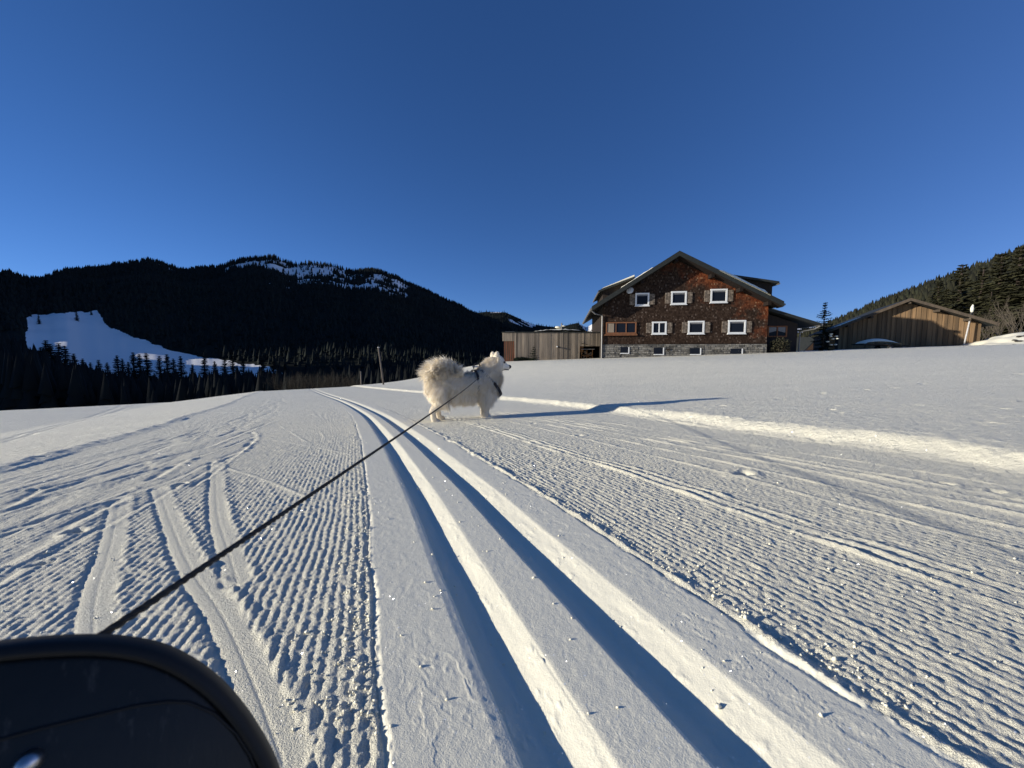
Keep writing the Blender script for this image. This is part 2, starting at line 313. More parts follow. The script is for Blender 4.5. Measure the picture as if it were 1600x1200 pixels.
    for i, (px, py, pr) in enumerate(PRINTS):
        q = np.where((np.abs(x - px) < pr * 5) & (np.abs(y - py) < pr * 5))[0]
        if len(q) == 0: continue
        a = .5 + i * .9; ex = (x[q] - px) * math.cos(a) + (y[q] - py) * math.sin(a); ey = -(x[q] - px) * math.sin(a) + (y[q] - py) * math.cos(a)
        dd = np.hypot(ex, ey * 1.4) * (1 + .25 * vnoise(x[q] * 40, y[q] * 40, 70 + i)); h[q] += (-.38 * pr * np.exp(-(dd / (pr * .62))**4) + .07 * pr * np.exp(-((dd - pr * 1.15) / (pr * .4))**2)) / SC
    t1, _ = seg_dist(x, y, [(-7.0, 5.02), (-10.83, 8.9), (-17.4, 16.74), (-20, 20)]); t2, _ = seg_dist(x, y, [(-7.25, 5.02), (-11.1, 8.9), (-17.9, 16.74), (-20, 19)])
    h = h - .02 * np.exp(-(t1 / .05)**2) - .02 * np.exp(-(t2 / .05)**2)
    return z + h * SC, d, br, bl
def gz(x, y, detail=False): return float(ground(np.array([float(x)]), np.array([float(y)]), detail)[0][0])

az = np.radians(np.concatenate([np.arange(-60, 60, .135), np.arange(60, 300, 4.)])); NA = len(az)
rr = np.concatenate([np.exp(np.linspace(math.log(.12), math.log(.34), 8, endpoint=False)), np.exp(np.arange(math.log(.34), math.log(5), .0047)), np.exp(np.arange(math.log(5), math.log(150), .0115))]); NR = len(rr)
RR, AA = np.meshgrid(rr, az, indexing='ij'); gx = (RR * np.sin(AA)).ravel(); gy = (RR * np.cos(AA)).ravel()
gzv, gd, gbr, gbl = ground(gx, gy); gd = gd.copy()
ii, jj = np.meshgrid(np.arange(NR - 1), np.arange(NA), indexing='ij'); j2 = (jj + 1) % NA
quads = np.stack([ii * NA + jj, ii * NA + j2, (ii + 1) * NA + j2, (ii + 1) * NA + jj], -1).reshape(-1, 4)[:, ::-1]
V = np.stack([gx, gy, gzv], 1); ctr = len(V); V = np.vstack([V, [[0, 0, float(gzv[:NA].mean())]]])
cen_d = gd[quads].mean(1); cen_br = gbr[quads].mean(1); cen_bl = gbl[quads].mean(1); far_ = RR.ravel()[quads].mean(1) > 45
is_slab = (cen_d > -.156) & (cen_d < .548) & ~far_; is_trail = (cen_d > cen_bl) & (cen_d < cen_br) & ~is_slab & ~far_
def submesh(name, mask, mat, extra=None):
    Q = quads[mask]; used, inv = np.unique(Q, return_inverse=True); me = mesh_np(name, V[used], inv.reshape(Q.shape))
    o = link(name, me, mat, smooth=True); o['kind'] = 'structure'; return o
submesh('ski_track', is_slab, M['slab']); submesh('groomed_trail', is_trail, M['snow']); submesh('snow_field', ~is_slab & ~is_trail, M['powder'])

# loose crumbs thrown up along the edges of the pressed track and the skating marks
rc = np.random.RandomState(77); nc = 1700; yc_ = np.exp(rc.uniform(math.log(.42), math.log(4.5), nc)) / SC; side_ = rc.rand(nc)
dc_ = np.where(side_ < .45, -.16 - np.abs(rc.normal(0, .06, nc)), np.where(side_ < .75, .56 + np.abs(rc.normal(0, .05, nc)), np.where(side_ < .77, rc.uniform(-.14, .5, nc), rc.uniform(-1.2, 1.8, nc))))
xc_ = (path(yc_) + dc_ * 1.09) * SC; yc_ = yc_ * SC; zc_ = ground(xc_, yc_)[0]; rad_ = rc.uniform(.0008, .0024, nc) * np.where(rc.rand(nc) < .08, 1.7, 1)
OCT = np.array([(1, 0, 0), (-1, 0, 0), (0, 1, 0), (0, -1, 0), (0, 0, 1), (0, 0, -1)], float); OF = np.array([(0, 2, 4), (2, 1, 4), (1, 3, 4), (3, 0, 4), (2, 0, 5), (1, 2, 5), (3, 1, 5), (0, 3, 5)])
CV = (OCT[None] * (rad_[:, None, None] * (1 + .5 * rc.rand(nc, 6, 1))) + rc.normal(0, .25, (nc, 6, 3)) * rad_[:, None, None] + np.stack([xc_, yc_, zc_ + rad_ * .5], 1)[:, None]).reshape(-1, 3); CF = (OF[None] + (np.arange(nc) * 6)[:, None, None]).reshape(-1, 3)
tag(link('snow_crumbs', mesh_np('snow_crumbs', CV, CF), M['slab'], smooth=True), 'loose snow crumbs scattered along the edges of the ski track', 'snow', kind='stuff')
# ---------------------------------------------------------------- valley, mountains and far forest
M['forest_floor'] = plain('dark forest floor', (.012, .016, .012), (.022, .022, .016), .05, 1)
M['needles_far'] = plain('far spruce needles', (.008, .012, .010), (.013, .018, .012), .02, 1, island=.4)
M['needles_valley'] = plain('deep shade needles', (.006, .009, .008), (.010, .013, .010), .02, 1, island=.4)  # darker needle copy, the valley's shade put into the colour
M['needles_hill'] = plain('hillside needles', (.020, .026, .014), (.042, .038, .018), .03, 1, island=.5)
M['needles'] = plain('spruce needles', (.016, .028, .016), (.030, .040, .018), 2, .9, island=.4)
M['needles_olive'] = plain('olive spruce needles', (.034, .036, .014), (.055, .050, .020), .6, .9, island=.4)
M['bark'] = plain('bark', (.06, .045, .035), (.03, .022, .018), 6, .95, .4, (1, 1, .2))
M['twig'] = plain('grey twigs', (.13, .105, .075), (.07, .058, .042), 3, .9)
def px_az(u): return np.degrees(np.arctan((np.asarray(u, float) - 800) / 581))
def crest(us, vs, ys, trim=0):
    us = np.asarray(us, float); vs = np.asarray(vs, float); ys = np.asarray(ys, float)
    return px_az(us), ys / np.cos(np.radians(px_az(us))), CAM_H + (556 - vs) / 581 * ys - trim
# main ridge across the valley; left of the picture an unseen higher summit is raised to shade the valley
ra, rd, rz = crest([0, 30, 50, 75, 90, 110, 130, 165, 200, 225, 240, 262, 285, 300, 325, 350, 372, 400, 430, 448, 465, 490, 510, 530, 560, 585, 605, 622, 640, 665, 700, 750, 800, 860, 900, 960],
                   [433, 430, 436, 437, 434, 428, 424, 422, 414, 410, 409, 413, 421, 423, 420, 419, 412, 407, 403, 409, 416, 411, 414, 419, 427, 424, 429, 434, 444, 453, 470, 492, 514, 532, 540, 552],
                   [1150, 1160, 1180, 1200, 1220, 1300, 1450, 1550, 1650, 1680, 1700, 1720, 1740, 1750, 1780, 1800, 1830, 1870, 1900, 1920, 1930, 1950, 1960, 1980, 2000, 2020, 2040, 2050, 2050, 2050, 2050, 2000, 1950, 1900, 1850, 1800], 9)
ra = np.concatenate([[-106, -100, -97, -94, -91, -90, -88.8, -87.5, -82, -75, -68, -62, -58.5], ra]); rd = np.concatenate([[3000, 2900, 2900, 2900, 2900, 2900, 2900, 2900, 2900, 3000, 3200, 3200, 2900], rd]); rz = np.concatenate([[300, 440, 520, 600, 640, 400, 380, 640, 720, 880, 960, 900, 620], rz])  # out-of-view heights raised to block the sun, with a notch passing a streak
def main_h(a, r):
    D = np.interp(a, ra, rd); Z = np.interp(a, ra, rz) + np.where(a > -55, 7 * fbm(a * .9, a * 0, 99, 3), 0)
    t = r / D; x = r * np.sin(np.radians(a)); y = r * np.cos(np.radians(a))
    foot = np.interp(a, [-106, -60, -50, -35, -20, 5, 12], [.12, .12, .13, .16, .13, .12, .12])
    up = np.clip((t - foot) / (1 - foot), 0, 1); prof = np.interp(up, [0, .15, .35, .6, .82, 1], [0, .10, .29, .53, .74, 1])
    zf = -42 + (Z + 42) * prof
    zf = np.where(t > 1, Z - (t - 1) * D * .45, zf)
    gul = fbm(x / 330, y / 330, 101, 4); zf = zf + gul * 34 * ss(.2, .5, up) * (1 - ss(.82, .98, up) * .85) * (t <= 1.02)
    # unseen terrain cut away along the sun's path so a light streak reaches the alp
    tt_ = -(x + 400); off_ = y - (441 - .1763 * tt_); lim = -4 + .183 * tt_ + np.maximum(np.abs(off_) - 17, 0)**1.25 * .9
    zf = np.where(tt_ > 150, np.minimum(zf, np.maximum(lim, -42)), zf)
    # open alp above the valley floor
    az_m = ss(-55, -51.5, a) * ss(-27, -33, a)
    return zf, up, az_m
def meadow_top(a):   # slope (dz per metre forward) where the alpine meadow ends and the forest begins
    u = 800 + 581 * np.tan(np.radians(np.clip(a, -70, 70)))
    return (556 - np.interp(u, [40, 50, 110, 160, 175, 215, 270, 330, 420, 470], [600, 494, 490, 488, 512, 528, 548, 560, 574, 600])) / 581
ma = np.concatenate([np.arange(-106, -56, .3), np.arange(-56, 12, .16)]); mt = np.concatenate([np.linspace(.06, .14, 8, endpoint=False), np.linspace(.14, 1.0, 150, endpoint=False), np.linspace(1.0, 1.6, 12)])
MA, MT = np.meshgrid(ma, mt, indexing='ij'); MR = MT * np.interp(MA, ra, rd)
MZ, MU, MM = main_h(MA.ravel(), MR.ravel()); mx = MR.ravel() * np.sin(np.radians(MA.ravel())); my = MR.ravel() * np.cos(np.radians(MA.ravel()))
def open_snow(a, r, z, up, x, y):
    """1 where snow lies open, 0 where forest stands"""
    el = (z - CAM_H) / (r * np.cos(np.radians(a))); u = 800 + 581 * np.tan(np.radians(np.clip(a, -75, 75)))
    mead = (u > 46) & (u < 470) & (el < meadow_top(a) + .004 * vnoise(u / 9, up * 40, 5)) & (r > 300) & (up < .5)
    v = 556 - el * 581; n = fbm(x / 60, y / 60, 111, 4, .6); top = up > .66
    alp = (up > .55) & (((u > 360) & (u < 455) & (up > .9) & (n > -.3)) | ((u > 425) & (u < 545) & (up > .80) & (n > -.32)) | ((u > 470) & (u < 540) & (up > .6) & (n > -.14)) | ((u > 535) & (u < 640) & (up > .58) & (n > -.16)) | ((u > 205) & (u < 300) & (up > .95) & (n > -.3)) | ((u > 420) & (u < 650) & (up > .42) & (n > .3)) | ((u > 660) & (u < 700) & (up > .9) & (n > .22)))
    return mead, alp
mead, alp = open_snow(MA.ravel(), MR.ravel(), MZ, MU, mx, my)
na, nt = MA.shape; I, J = np.meshgrid(np.arange(na - 1), np.arange(nt - 1), indexing='ij')
Q = np.stack([I * nt + J, (I + 1) * nt + J, (I + 1) * nt + J + 1, I * nt + J + 1], -1).reshape(-1, 4)
# meadow hummocks: long low swells that catch the grazing light
sw = 2.2 * np.maximum(fbm(mx / 95 + my / 400, my / 34, 121, 3), -.2) * mead; MZ = MZ + sw
snow_f = (mead | alp).astype(np.float32).reshape(MA.shape)
for _ in range(2): snow_f[1:-1, 1:-1] = (snow_f[1:-1, 1:-1] * 2 + snow_f[:-2, 1:-1] + snow_f[2:, 1:-1] + snow_f[1:-1, :-2] + snow_f[1:-1, 2:]) / 6
def snow_forest_mat(name, nscale):
    t = NT(name); at = t.new('ShaderNodeAttribute', attribute_name='snow'); co = t.coord('Object'); n = t.noise(co, nscale, 4, .6)
    f = t.math('ADD', at.outputs['Fac'], t.math('MULTIPLY', t.math('SUBTRACT', n, .5), .55)); mr = t.new('ShaderNodeMapRange'); t.l(f, mr.inputs[0]); mr.inputs[1].default_value = .46; mr.inputs[2].default_value = .54
    fl = t.ramp(t.noise(co, .05, 3), [(.3, (.010, .014, .011)), (.7, (.018, .019, .014))]); t.l(t.mix(mr.outputs[0], fl, (.88, .86, .80)), t.b.inputs['Base Color']); t.b.inputs['Roughness'].default_value = 1; t.b.inputs['Specular IOR Level'].default_value = .05; return t.m
M['mountain'] = snow_forest_mat('snow patches and forest floor', .06)
me = mesh_np('mountain', np.stack([mx, my, MZ], 1), Q); at = me.attributes.new('snow', 'FLOAT', 'POINT'); at.data.foreach_set('value', snow_f.ravel().astype(np.float32)); tag(link('mountain', me, M['mountain'], smooth=True), kind='structure')
# far ridges closing the valley behind the shed and the house
def ridge(name, us, vs, y0, y1, mat, noise=14, seed=0, slope=.5):
    us = np.asarray(us, float); a = np.radians(px_az(us)); n = 60; tt = np.linspace(0, 1, n); uu = np.linspace(us[0], us[-1], 260); V = []
    for u_ in uu:
        v_ = np.interp(u_, us, vs); zc = CAM_H + (556 - v_) / 581 * y1; yy = y0 + (y1 - y0) * tt; xx = (u_ - 800) / 581 * yy
        zz = -45 + (zc + 45) * tt**.9 + noise * fbm(xx / 260, yy / 260, seed, 4) * np.sin(np.pi * tt) * 2.2
        V.append(np.stack([xx, yy, zz], 1))
    V = np.array(V); nu = len(uu); I, J = np.meshgrid(np.arange(nu - 1), np.arange(n - 1), indexing='ij')
    q = np.stack([I * n + J, (I + 1) * n + J, (I + 1) * n + J + 1, I * n + J + 1], -1).reshape(-1, 4)
    return V.reshape(-1, 3), q, V
r2u = [690, 730, 760, 790, 815, 830, 850, 872, 888, 902, 915, 926, 940, 980, 1050, 1150, 1250, 1300, 1340]; r2v = [500, 492, 488, 489, 500, 507, 510, 512, 508, 505, 512, 506, 514, 505, 500, 505, 510, 515, 520]
V2, q2, G2 = ridge('far_mountain', r2u, r2v, 2300, 3600, None, 20, 131)
s2 = fbm(V2[:, 0] / 160, V2[:, 1] / 120, 133, 3); u2 = 800 + 581 * V2[:, 0] / V2[:, 1]; el2 = 556 - 581 * (V2[:, 2] - CAM_H) / V2[:, 1]
sn2 = ((s2 > .28) | ((u2 > 915) & (s2 > -.12))).astype(np.float32)
M['far_mountain'] = snow_forest_mat('far snow and forest', .03); me = mesh_np('far_mountain', V2, q2); at = me.attributes.new('snow', 'FLOAT', 'POINT'); at.data.foreach_set('value', sn2); tag(link('far_mountain', me, M['far_mountain'], smooth=True), kind='structure')
# wooded hillside on the right
ru = [1180, 1250, 1290, 1350, 1400, 1440, 1480, 1520, 1560, 1600, 1700, 1850, 2100]; rv = [545, 530, 515, 490, 472, 457, 442, 428, 414, 400, 370, 330, 280]
ryc = [560, 540, 520, 490, 470, 450, 430, 410, 395, 380, 350, 300, 240]
def hill_h(u, t):
    yc = np.interp(u, ru, ryc); z1 = CAM_H + (556 - np.interp(u, ru, rv)) / 581 * yc; y0 = np.interp(u, [1180, 1400, 1600, 2100], [150, 105, 75, 60]); z0 = np.interp(u, [1180, 1400, 1600, 2100], [-8, -1, 1.5, 2])
    y = y0 + (yc - y0) * t; x = (u - 800) / 581 * y; z = z0 + (z1 - z0) * np.clip(t, 0, 1)**1.05 - np.maximum(t - 1, 0) * (yc - y0) * .25 + 3 * fbm(x / 60, y / 60, 141, 3) * np.clip(t * 3, 0, 1); return x, y, z
HU, HT = np.meshgrid(np.linspace(1180, 1900, 150), np.concatenate([np.linspace(0, 1, 70), np.linspace(1.05, 1.6, 8)]), indexing='ij'); hx, hy, hz = hill_h(HU.ravel(), HT.ravel()); n1, n2 = HU.shape
I, J = np.meshgrid(np.arange(n1 - 1), np.arange(n2 - 1), indexing='ij'); q = np.stack([I * n2 + J, (I + 1) * n2 + J, (I + 1) * n2 + J + 1, I * n2 + J + 1], -1).reshape(-1, 4)
M['hill_floor'] = plain('hillside litter', (.030, .026, .016), (.016, .015, .010), .08, 1)
tag(link('wooded_hill', mesh_np('wooded_hill', np.stack([hx, hy, hz], 1), q), M['hill_floor'], smooth=True), kind='structure')

# ---- far forests: spruces too many and too small to count, each one a small ragged cone
def cone_forest(name, P, H, label, mat, tiers=2, sides=6, seed=0, slim=.19):
    rs = np.random.RandomState(seed); n = len(P); Vs = []; Fs = []; per = tiers * (sides + 1)
    for k in range(tiers):
        zb_ = .05 + .9 * k / tiers * .8; zt = (zb_ + (1 - zb_) * (.62 if k < tiers - 1 else 1)) if tiers < 6 else (1.0 if k == tiers - 1 else min(1.0, zb_ + .25)); rad = slim * (1 - .72 * k / tiers)
        ang = rs.rand(n, 1) * 6.3 + np.arange(sides)[None] * 2 * np.pi / sides; rj = rad * (1 + .8 * (rs.rand(n, sides) - .5)); zj = zb_ + .14 * (rs.rand(n, sides) - .5) / max(1, tiers / 3)
        ring = np.stack([P[:, None, 0] + H[:, None] * rj * np.cos(ang), P[:, None, 1] + H[:, None] * rj * np.sin(ang), P[:, None, 2] + H[:, None] * zj], -1)
        tip = np.stack([P[:, 0] + H * .02 * (rs.rand(n) - .5), P[:, 1], P[:, 2] + H * zt], -1)[:, None]
        Vs.append(np.concatenate([ring, tip], 1)); b = k * (sides + 1)
        f = np.array([[b + i, b + (i + 1) % sides, b + sides] for i in range(sides)]); Fs.append(f)
    Vv = np.concatenate(Vs, 1).reshape(-1, 3); Ff = np.concatenate(Fs)[None] + (np.arange(n) * per)[:, None, None]
    o = link(name, mesh_np(name, Vv, Ff.reshape(-1, 3)), mat); return tag(o, label, 'forest', kind='stuff')
rs = np.random.RandomState(7); n = 60000
a = rs.uniform(-57, 11, n); t = np.sqrt(rs.uniform(.18**2, 1.03**2, n)); r = t * np.interp(a, ra, rd); z, up, _ = main_h(a, r); x = r * np.sin(np.radians(a)); y = r * np.cos(np.radians(a)); md, al = open_snow(a, r, z, up, x, y)
corr = (x < -470) & (np.abs(y - (441 + .1763 * (x + 400))) < 40); keep = ~corr & ~md & ~(al & (rs.rand(n) > .07)) & (rs.rand(n) < .5) & (t > .2); crest_a = rs.uniform(-57, 11, 3500); crest_r = np.interp(crest_a, ra, rd) * rs.uniform(.97, 1.01, 3500); cz, cu, _ = main_h(crest_a, crest_r)
cx = crest_r * np.sin(np.radians(crest_a)); cy = crest_r * np.cos(np.radians(crest_a)); cu_ = 800 + 581 * cx / cy; thin = np.where((cu_ > 440) & (cu_ < 560), rs.rand(3500) < .35, True)
Pf = np.concatenate([np.stack([x, y, z - 1], 1)[keep], np.stack([cx, cy, cz - 1], 1)[thin]]); Hf = rs.uniform(11, 24, len(Pf)) * np.clip(np.hypot(Pf[:, 0], Pf[:, 1]) / 1500, .75, 1.1)
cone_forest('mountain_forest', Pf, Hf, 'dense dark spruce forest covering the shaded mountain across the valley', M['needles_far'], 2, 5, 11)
nf = 5000; uu = rs.uniform(700, 1330, nf); tt = rs.uniform(.3, 1.01, nf); iu = np.clip(((uu - r2u[0]) / (r2u[-1] - r2u[0]) * 259).astype(int), 0, 259); it = np.clip((tt * 59).astype(int), 0, 59); Pn = G2[iu, it]; ok = ~((fbm(Pn[:, 0] / 160, Pn[:, 1] / 120, 133, 3) > .28) | ((uu > 915) & (fbm(Pn[:, 0] / 160, Pn[:, 1] / 120, 133, 3) > -.12)))
cone_forest('far_ridge_forest', Pn[ok], rs.uniform(14, 26, ok.sum()), 'distant spruce forest on the low ridge behind the board-clad shed', M['needles_far'], 1, 5, 12)
nh = 3600; uu = rs.uniform(1200, 1880, nh); tt = np.sqrt(rs.uniform(.02, 1.02, nh)); x, y, z = hill_h(uu, tt)
cone_forest('hillside_forest', np.stack([x, y, z - .5], 1), rs.uniform(8, 15, nh), 'dark conifer forest covering the slope behind the timber barn', M['needles_hill'], 4, 7, 13, .2)
# valley floor woods between the trail brow and the alpine meadow
nv = 3600; a = rs.uniform(-57, 9, nv); yv = rs.uniform(150, 330, nv); r = yv / np.cos(np.radians(a)); x = r * np.sin(np.radians(a)); z = np.maximum(main_h(a, r)[0], -42)
uv = 800 + 581 * np.tan(np.radians(a)); top_v = np.interp(uv, [0, 50, 100, 200, 300, 380, 450, 600, 850], [500, 532, 556, 575, 574, 574, 570, 562, 560]) + 8 * vnoise(uv / 7, uv * 0, 3) + 5 * rs.rand(nv)
hv = np.clip((CAM_H - (top_v - 556) / 581 * yv) - z, 6, 60) * rs.uniform(.75, 1.0, nv); hv = np.minimum(hv, 44)
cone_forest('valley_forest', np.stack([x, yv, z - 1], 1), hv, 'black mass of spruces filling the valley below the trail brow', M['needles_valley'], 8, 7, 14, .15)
# ---------------------------------------------------------------- building materials
def wood_mat(name, c1, c2, scale=6, bump=.3, island=.35, rough=.85, objrand=0):
    return plain(name, c1, c2, scale, rough, bump, (1, 1, .12), island=0 if objrand else island, objrand=objrand)
M['roof'] = plain('dark roofing', (.022, .025, .022), (.035, .037, .032), 3, .7, .2); M['fascia'] = plain('grey green fascia', (.026, .029, .025), (.018, .020, .018), 5, .7)
M['soffit'] = wood_mat('brown soffit', (.016, .009, .006), (.010, .006, .004)); M['white'] = plain('white window paint', (.78, .78, .75), (.70, .70, .67), 20, .5)
t = NT('window glass'); t.b.inputs['Base Color'].default_value = (.012, .015, .022, 1); t.b.inputs['Roughness'].default_value = .04; t.b.inputs['Specular IOR Level'].default_value = .22; t.b.inputs['IOR'].default_value = 1.3; M['glass'] = t.m
M['brown_frame'] = wood_mat('brown window timber', (.26, .11, .05), (.17, .075, .035)); M['grey_board'] = wood_mat('silvered larch boards', (.36, .29, .21), (.21, .17, .125), 5, .5, .45, objrand=.5)
M['red_lath'] = wood_mat('red brown laths', (.30, .10, .05), (.18, .065, .04), objrand=.4); M['dark_wood'] = wood_mat('dark stained wood', (.035, .025, .018), (.02, .015, .011))
M['barn_board'] = wood_mat('sunbrowned barn boards', (.27, .17, .086), (.15, .10, .056), 3, .5, .35, objrand=.35); M['barn_dark'] = wood_mat('barn backing', (.12, .09, .06), (.07, .055, .04))
M['metal'] = plain('zinc sheet', (.26, .25, .23), (.18, .175, .165), 10, .5, metallic=.4); M['orange_wood'] = wood_mat('fresh orange timber', (.42, .20, .07), (.28, .13, .05)); M['firewood'] = wood_mat('split firewood', (.40, .28, .17), (.22, .15, .09))
M['stone'] = plain('plinth stone', (.28, .26, .22), (.13, .125, .11), 3, .95, .6, island=.6); M['mortar'] = plain('plinth mortar', (.15, .145, .13), (.10, .095, .085), 6, 1); M['blue_wall'] = wood_mat('dark annex boards', (.040, .032, .028), (.026, .022, .020))
# shingles: silver-brown where the weather reaches, rust-red in the sheltered upper right, brightened there to paint in sunlit contrast
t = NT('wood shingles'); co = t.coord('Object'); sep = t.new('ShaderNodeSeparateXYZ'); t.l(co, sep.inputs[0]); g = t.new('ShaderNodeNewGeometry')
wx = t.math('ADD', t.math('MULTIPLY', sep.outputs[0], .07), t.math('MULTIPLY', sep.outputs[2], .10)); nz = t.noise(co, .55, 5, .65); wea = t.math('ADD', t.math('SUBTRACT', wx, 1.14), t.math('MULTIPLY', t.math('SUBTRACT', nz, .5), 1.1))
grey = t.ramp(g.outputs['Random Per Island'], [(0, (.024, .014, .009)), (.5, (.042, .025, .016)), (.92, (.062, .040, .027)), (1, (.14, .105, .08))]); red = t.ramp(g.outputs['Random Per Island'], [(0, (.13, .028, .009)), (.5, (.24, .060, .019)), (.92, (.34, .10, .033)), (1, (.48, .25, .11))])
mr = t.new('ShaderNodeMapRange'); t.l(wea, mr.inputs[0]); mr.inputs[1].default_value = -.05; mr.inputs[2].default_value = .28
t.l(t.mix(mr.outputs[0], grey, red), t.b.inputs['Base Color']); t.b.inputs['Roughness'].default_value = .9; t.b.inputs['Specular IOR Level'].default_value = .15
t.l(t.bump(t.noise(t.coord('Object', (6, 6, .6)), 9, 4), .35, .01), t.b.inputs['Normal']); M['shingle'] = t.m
M['shutter'] = plain('pale shingled shutter', (.30, .24, .18), (.10, .077, .056), 9, .9, .4, island=.5)

def roof_slab(poly_top, thick, y0, y1):
    """two-slope roof: poly_top is [(x,z) eave, ridge, eave]"""
    (a, b), (c, d), (e, f) = poly_top; m = MB(); m.prism([(a, b - thick), (c, d - thick * 1.15), (e, f - thick), (e, f), (c, d), (a, b)], y0, y1); return m

# ---------------------------------------------------------------- the shingled farmhouse
HX, HY, HA = 7.497, 31.2, R(-8)
house = tag(empty('farmhouse', (HX, HY, 0), HA), 'large brown shingled farmhouse with white windows and a wide gable roof', 'house')
W_ = 12.65; RID = (5.67, 8.52); EL = (-.92, 4.4); ER = (13.28, 4.5); OV = .9; DEP = 12.5
def rz_(x): return EL[1] + (RID[1] - EL[1]) * (x - EL[0]) / (RID[0] - EL[0]) if x < RID[0] else RID[1] + (ER[1] - RID[1]) * (x - RID[0]) / (ER[0] - RID[0])
MB().prism([(0.05, -1), (W_, -1), (W_, rz_(W_) - .3), (RID[0], RID[1] - .38), (.05, rz_(.05) - .3)], 0, DEP).build('wall', M['dark_wood'], house)
rf = roof_slab([EL, RID, ER], .26, -OV, DEP + .8).build('roof', M['roof'], house)
for (x0, z0), (x1, z1) in ((EL, RID), (RID, ER)):
    MB().prism([(x0, z0 - .34), (x1, z1 - .36), (x1, z1 + .03), (x0, z0 + .03)], -OV - .06, -OV - .004).build('verge_board', M['fascia'], rf)
for (x0, z0), (x1, z1) in ((EL, RID), (RID, ER)):
    MB().prism([(x0 + .02, z0 - .34), (x1 - .01, z1 - .38), (x1 - .01, z1 - .31), (x0 + .02, z0 - .27)], -OV + .05, -.01).build('soffit', M['soffit'], rf)
for px in (.25, 3.0, 5.55, 8.25, 10.35, 12.4):
    z = rz_(px) - .36; MB().box(px - .12, px + .12, -OV + .18, -.003, z - .30, z - .02).build('purlin', M['soffit'], rf)
# snow lying on the roof and the two shed dormers
def roof_snow(x0, x1, y0, y1, th, name='roof_snow'):
    rs_ = random.Random(int(x0 * 100)); nx, ny = 10, 9; V = []; F = []
    for i in range(nx + 1):
        for j in range(ny + 1):
            x = x0 + (x1 - x0) * i / nx; y = y0 + (y1 - y0) * j / ny; e = min(i, nx - i, j, ny - j); V.append((x, y, rz_(x) + (.004 if e == 0 else th * (.75 + .3 * rs_.random()) * min(1, .6 + .4 * e))))
    for i in range(nx):
        for j in range(ny): F.append((i * (ny + 1) + j, (i + 1) * (ny + 1) + j, (i + 1) * (ny + 1) + j + 1, i * (ny + 1) + j + 1))
    b = len(V); V += [(x0, y0, rz_(x0) - .03), (x1, y0, rz_(x1) - .03), (x1, y1, rz_(x1) - .03), (x0, y1, rz_(x0) - .03)]; F.append((b + 3, b + 2, b + 1, b)); link(name, mesh_py(name, V, F), M['far_snow'], rf, True)
roof_snow(1.2, 4.1, -.9, 6, .16); roof_snow(8.6, 12.3, -1.0, .25, .22); roof_snow(7.0, 9.6, .6, 6, .16)
for side in (0, 1):
    if side == 0: roofp = [(-.25, 5.86), (2.75, 6.98), (2.75, 7.12), (-.25, 6.02)]; cheek = [(.15, rz_(.15) - .05), (2.6, rz_(2.6) - .05), (2.6, 6.93), (.15, 6.02)]; y0, y1 = 1.1, 7
    else: roofp = [(10.1, 6.72), (13.55, 6.08), (13.55, 6.26), (10.1, 6.88)]; cheek = [(10.2, rz_(10.2) - .05), (12.95, rz_(12.95) - .05), (13.2, 5.2), (13.2, 6.12), (10.2, 6.7)]; y0, y1 = .35, 7
    dm = MB().prism(cheek, y0 + .3, y1).build('dormer', M['dark_wood'], house); MB().prism(roofp, y0, y1 + .2).build('dormer_roof', M['roof'], dm)
    xe, ze = roofp[0] if side == 0 else roofp[1]; MB().tube([(xe, y0, ze), (xe, y1, ze)], .07, 8).build('gutter', M['metal'], dm)
    if side == 0: MB().prism([(.0, 6.17), (2.7, 7.12), (2.7, 7.26), (.2, 6.28)], y0 + .1, y1).build('dormer_snow', M['far_snow'], dm)
# shingle courses
rs_ = random.Random(3); V = []; F = []; z = 1.42; row = 0
while z < 8.0:
    x = .06 - rs_.random() * .1
    while x < W_:
        w = rs_.uniform(.07, .13); x1 = min(x + w, W_ + .01); xa = max(x, .045); top = min(z + .17, rz_((xa + x1) / 2) - .42)
        if top > z + .04 and x1 > xa + .02:
            y = -.035 - rs_.random() * .018; zz = z - rs_.random() * .02; b = len(V)
            V += [(xa + .004, y, zz), (x1 - .004, y, zz), (x1 - .004, -.012, top), (xa + .004, -.012, top), (xa + .004, .0, zz), (x1 - .004, .0, zz)]; F += [(b, b + 1, b + 2, b + 3), (b + 4, b + 5, b + 1, b)]
        x = x1
    z += .125; row += 1
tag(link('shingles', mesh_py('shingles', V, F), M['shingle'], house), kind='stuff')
# rubble plinth
pl = MB().box(.0, W_ + .02, -.06, .4, -1.2, 1.36).build('plinth', M['mortar'], house)
V = []; F = []; z = -.4
while z < 1.3:
    x = .0; hgt = rs_.uniform(.13, .24)
    while x < W_:
        w = rs_.uniform(.16, .45); x1 = min(x + w, W_ + .02); y = -.075 - rs_.random() * .05; b = len(V); t_ = min(z + hgt - .015, 1.355); j = lambda: rs_.uniform(-.03, .03)
        V += [(x + .01 + abs(j()), y, z + abs(j())), (x1 - .01 - abs(j()), y + j() * .5, z + abs(j())), (x1 - .01 - abs(j()), y, t_ - abs(j())), (x + .01 + abs(j()), y, t_ - abs(j())), (x + .005, -.055, z), (x1 - .005, -.055, z), (x1 - .005, -.055, t_), (x + .005, -.055, t_)]
        F += [(b, b + 1, b + 2, b + 3), (b + 4, b + 5, b + 1, b), (b + 5, b + 6, b + 2, b + 1), (b + 6, b + 7, b + 3, b + 2), (b + 7, b + 4, b, b + 3)]; x = x1
    z += hgt
tag(link('plinth_stones', mesh_py('plinth_stones', V, F), M['stone'], pl), kind='stuff')
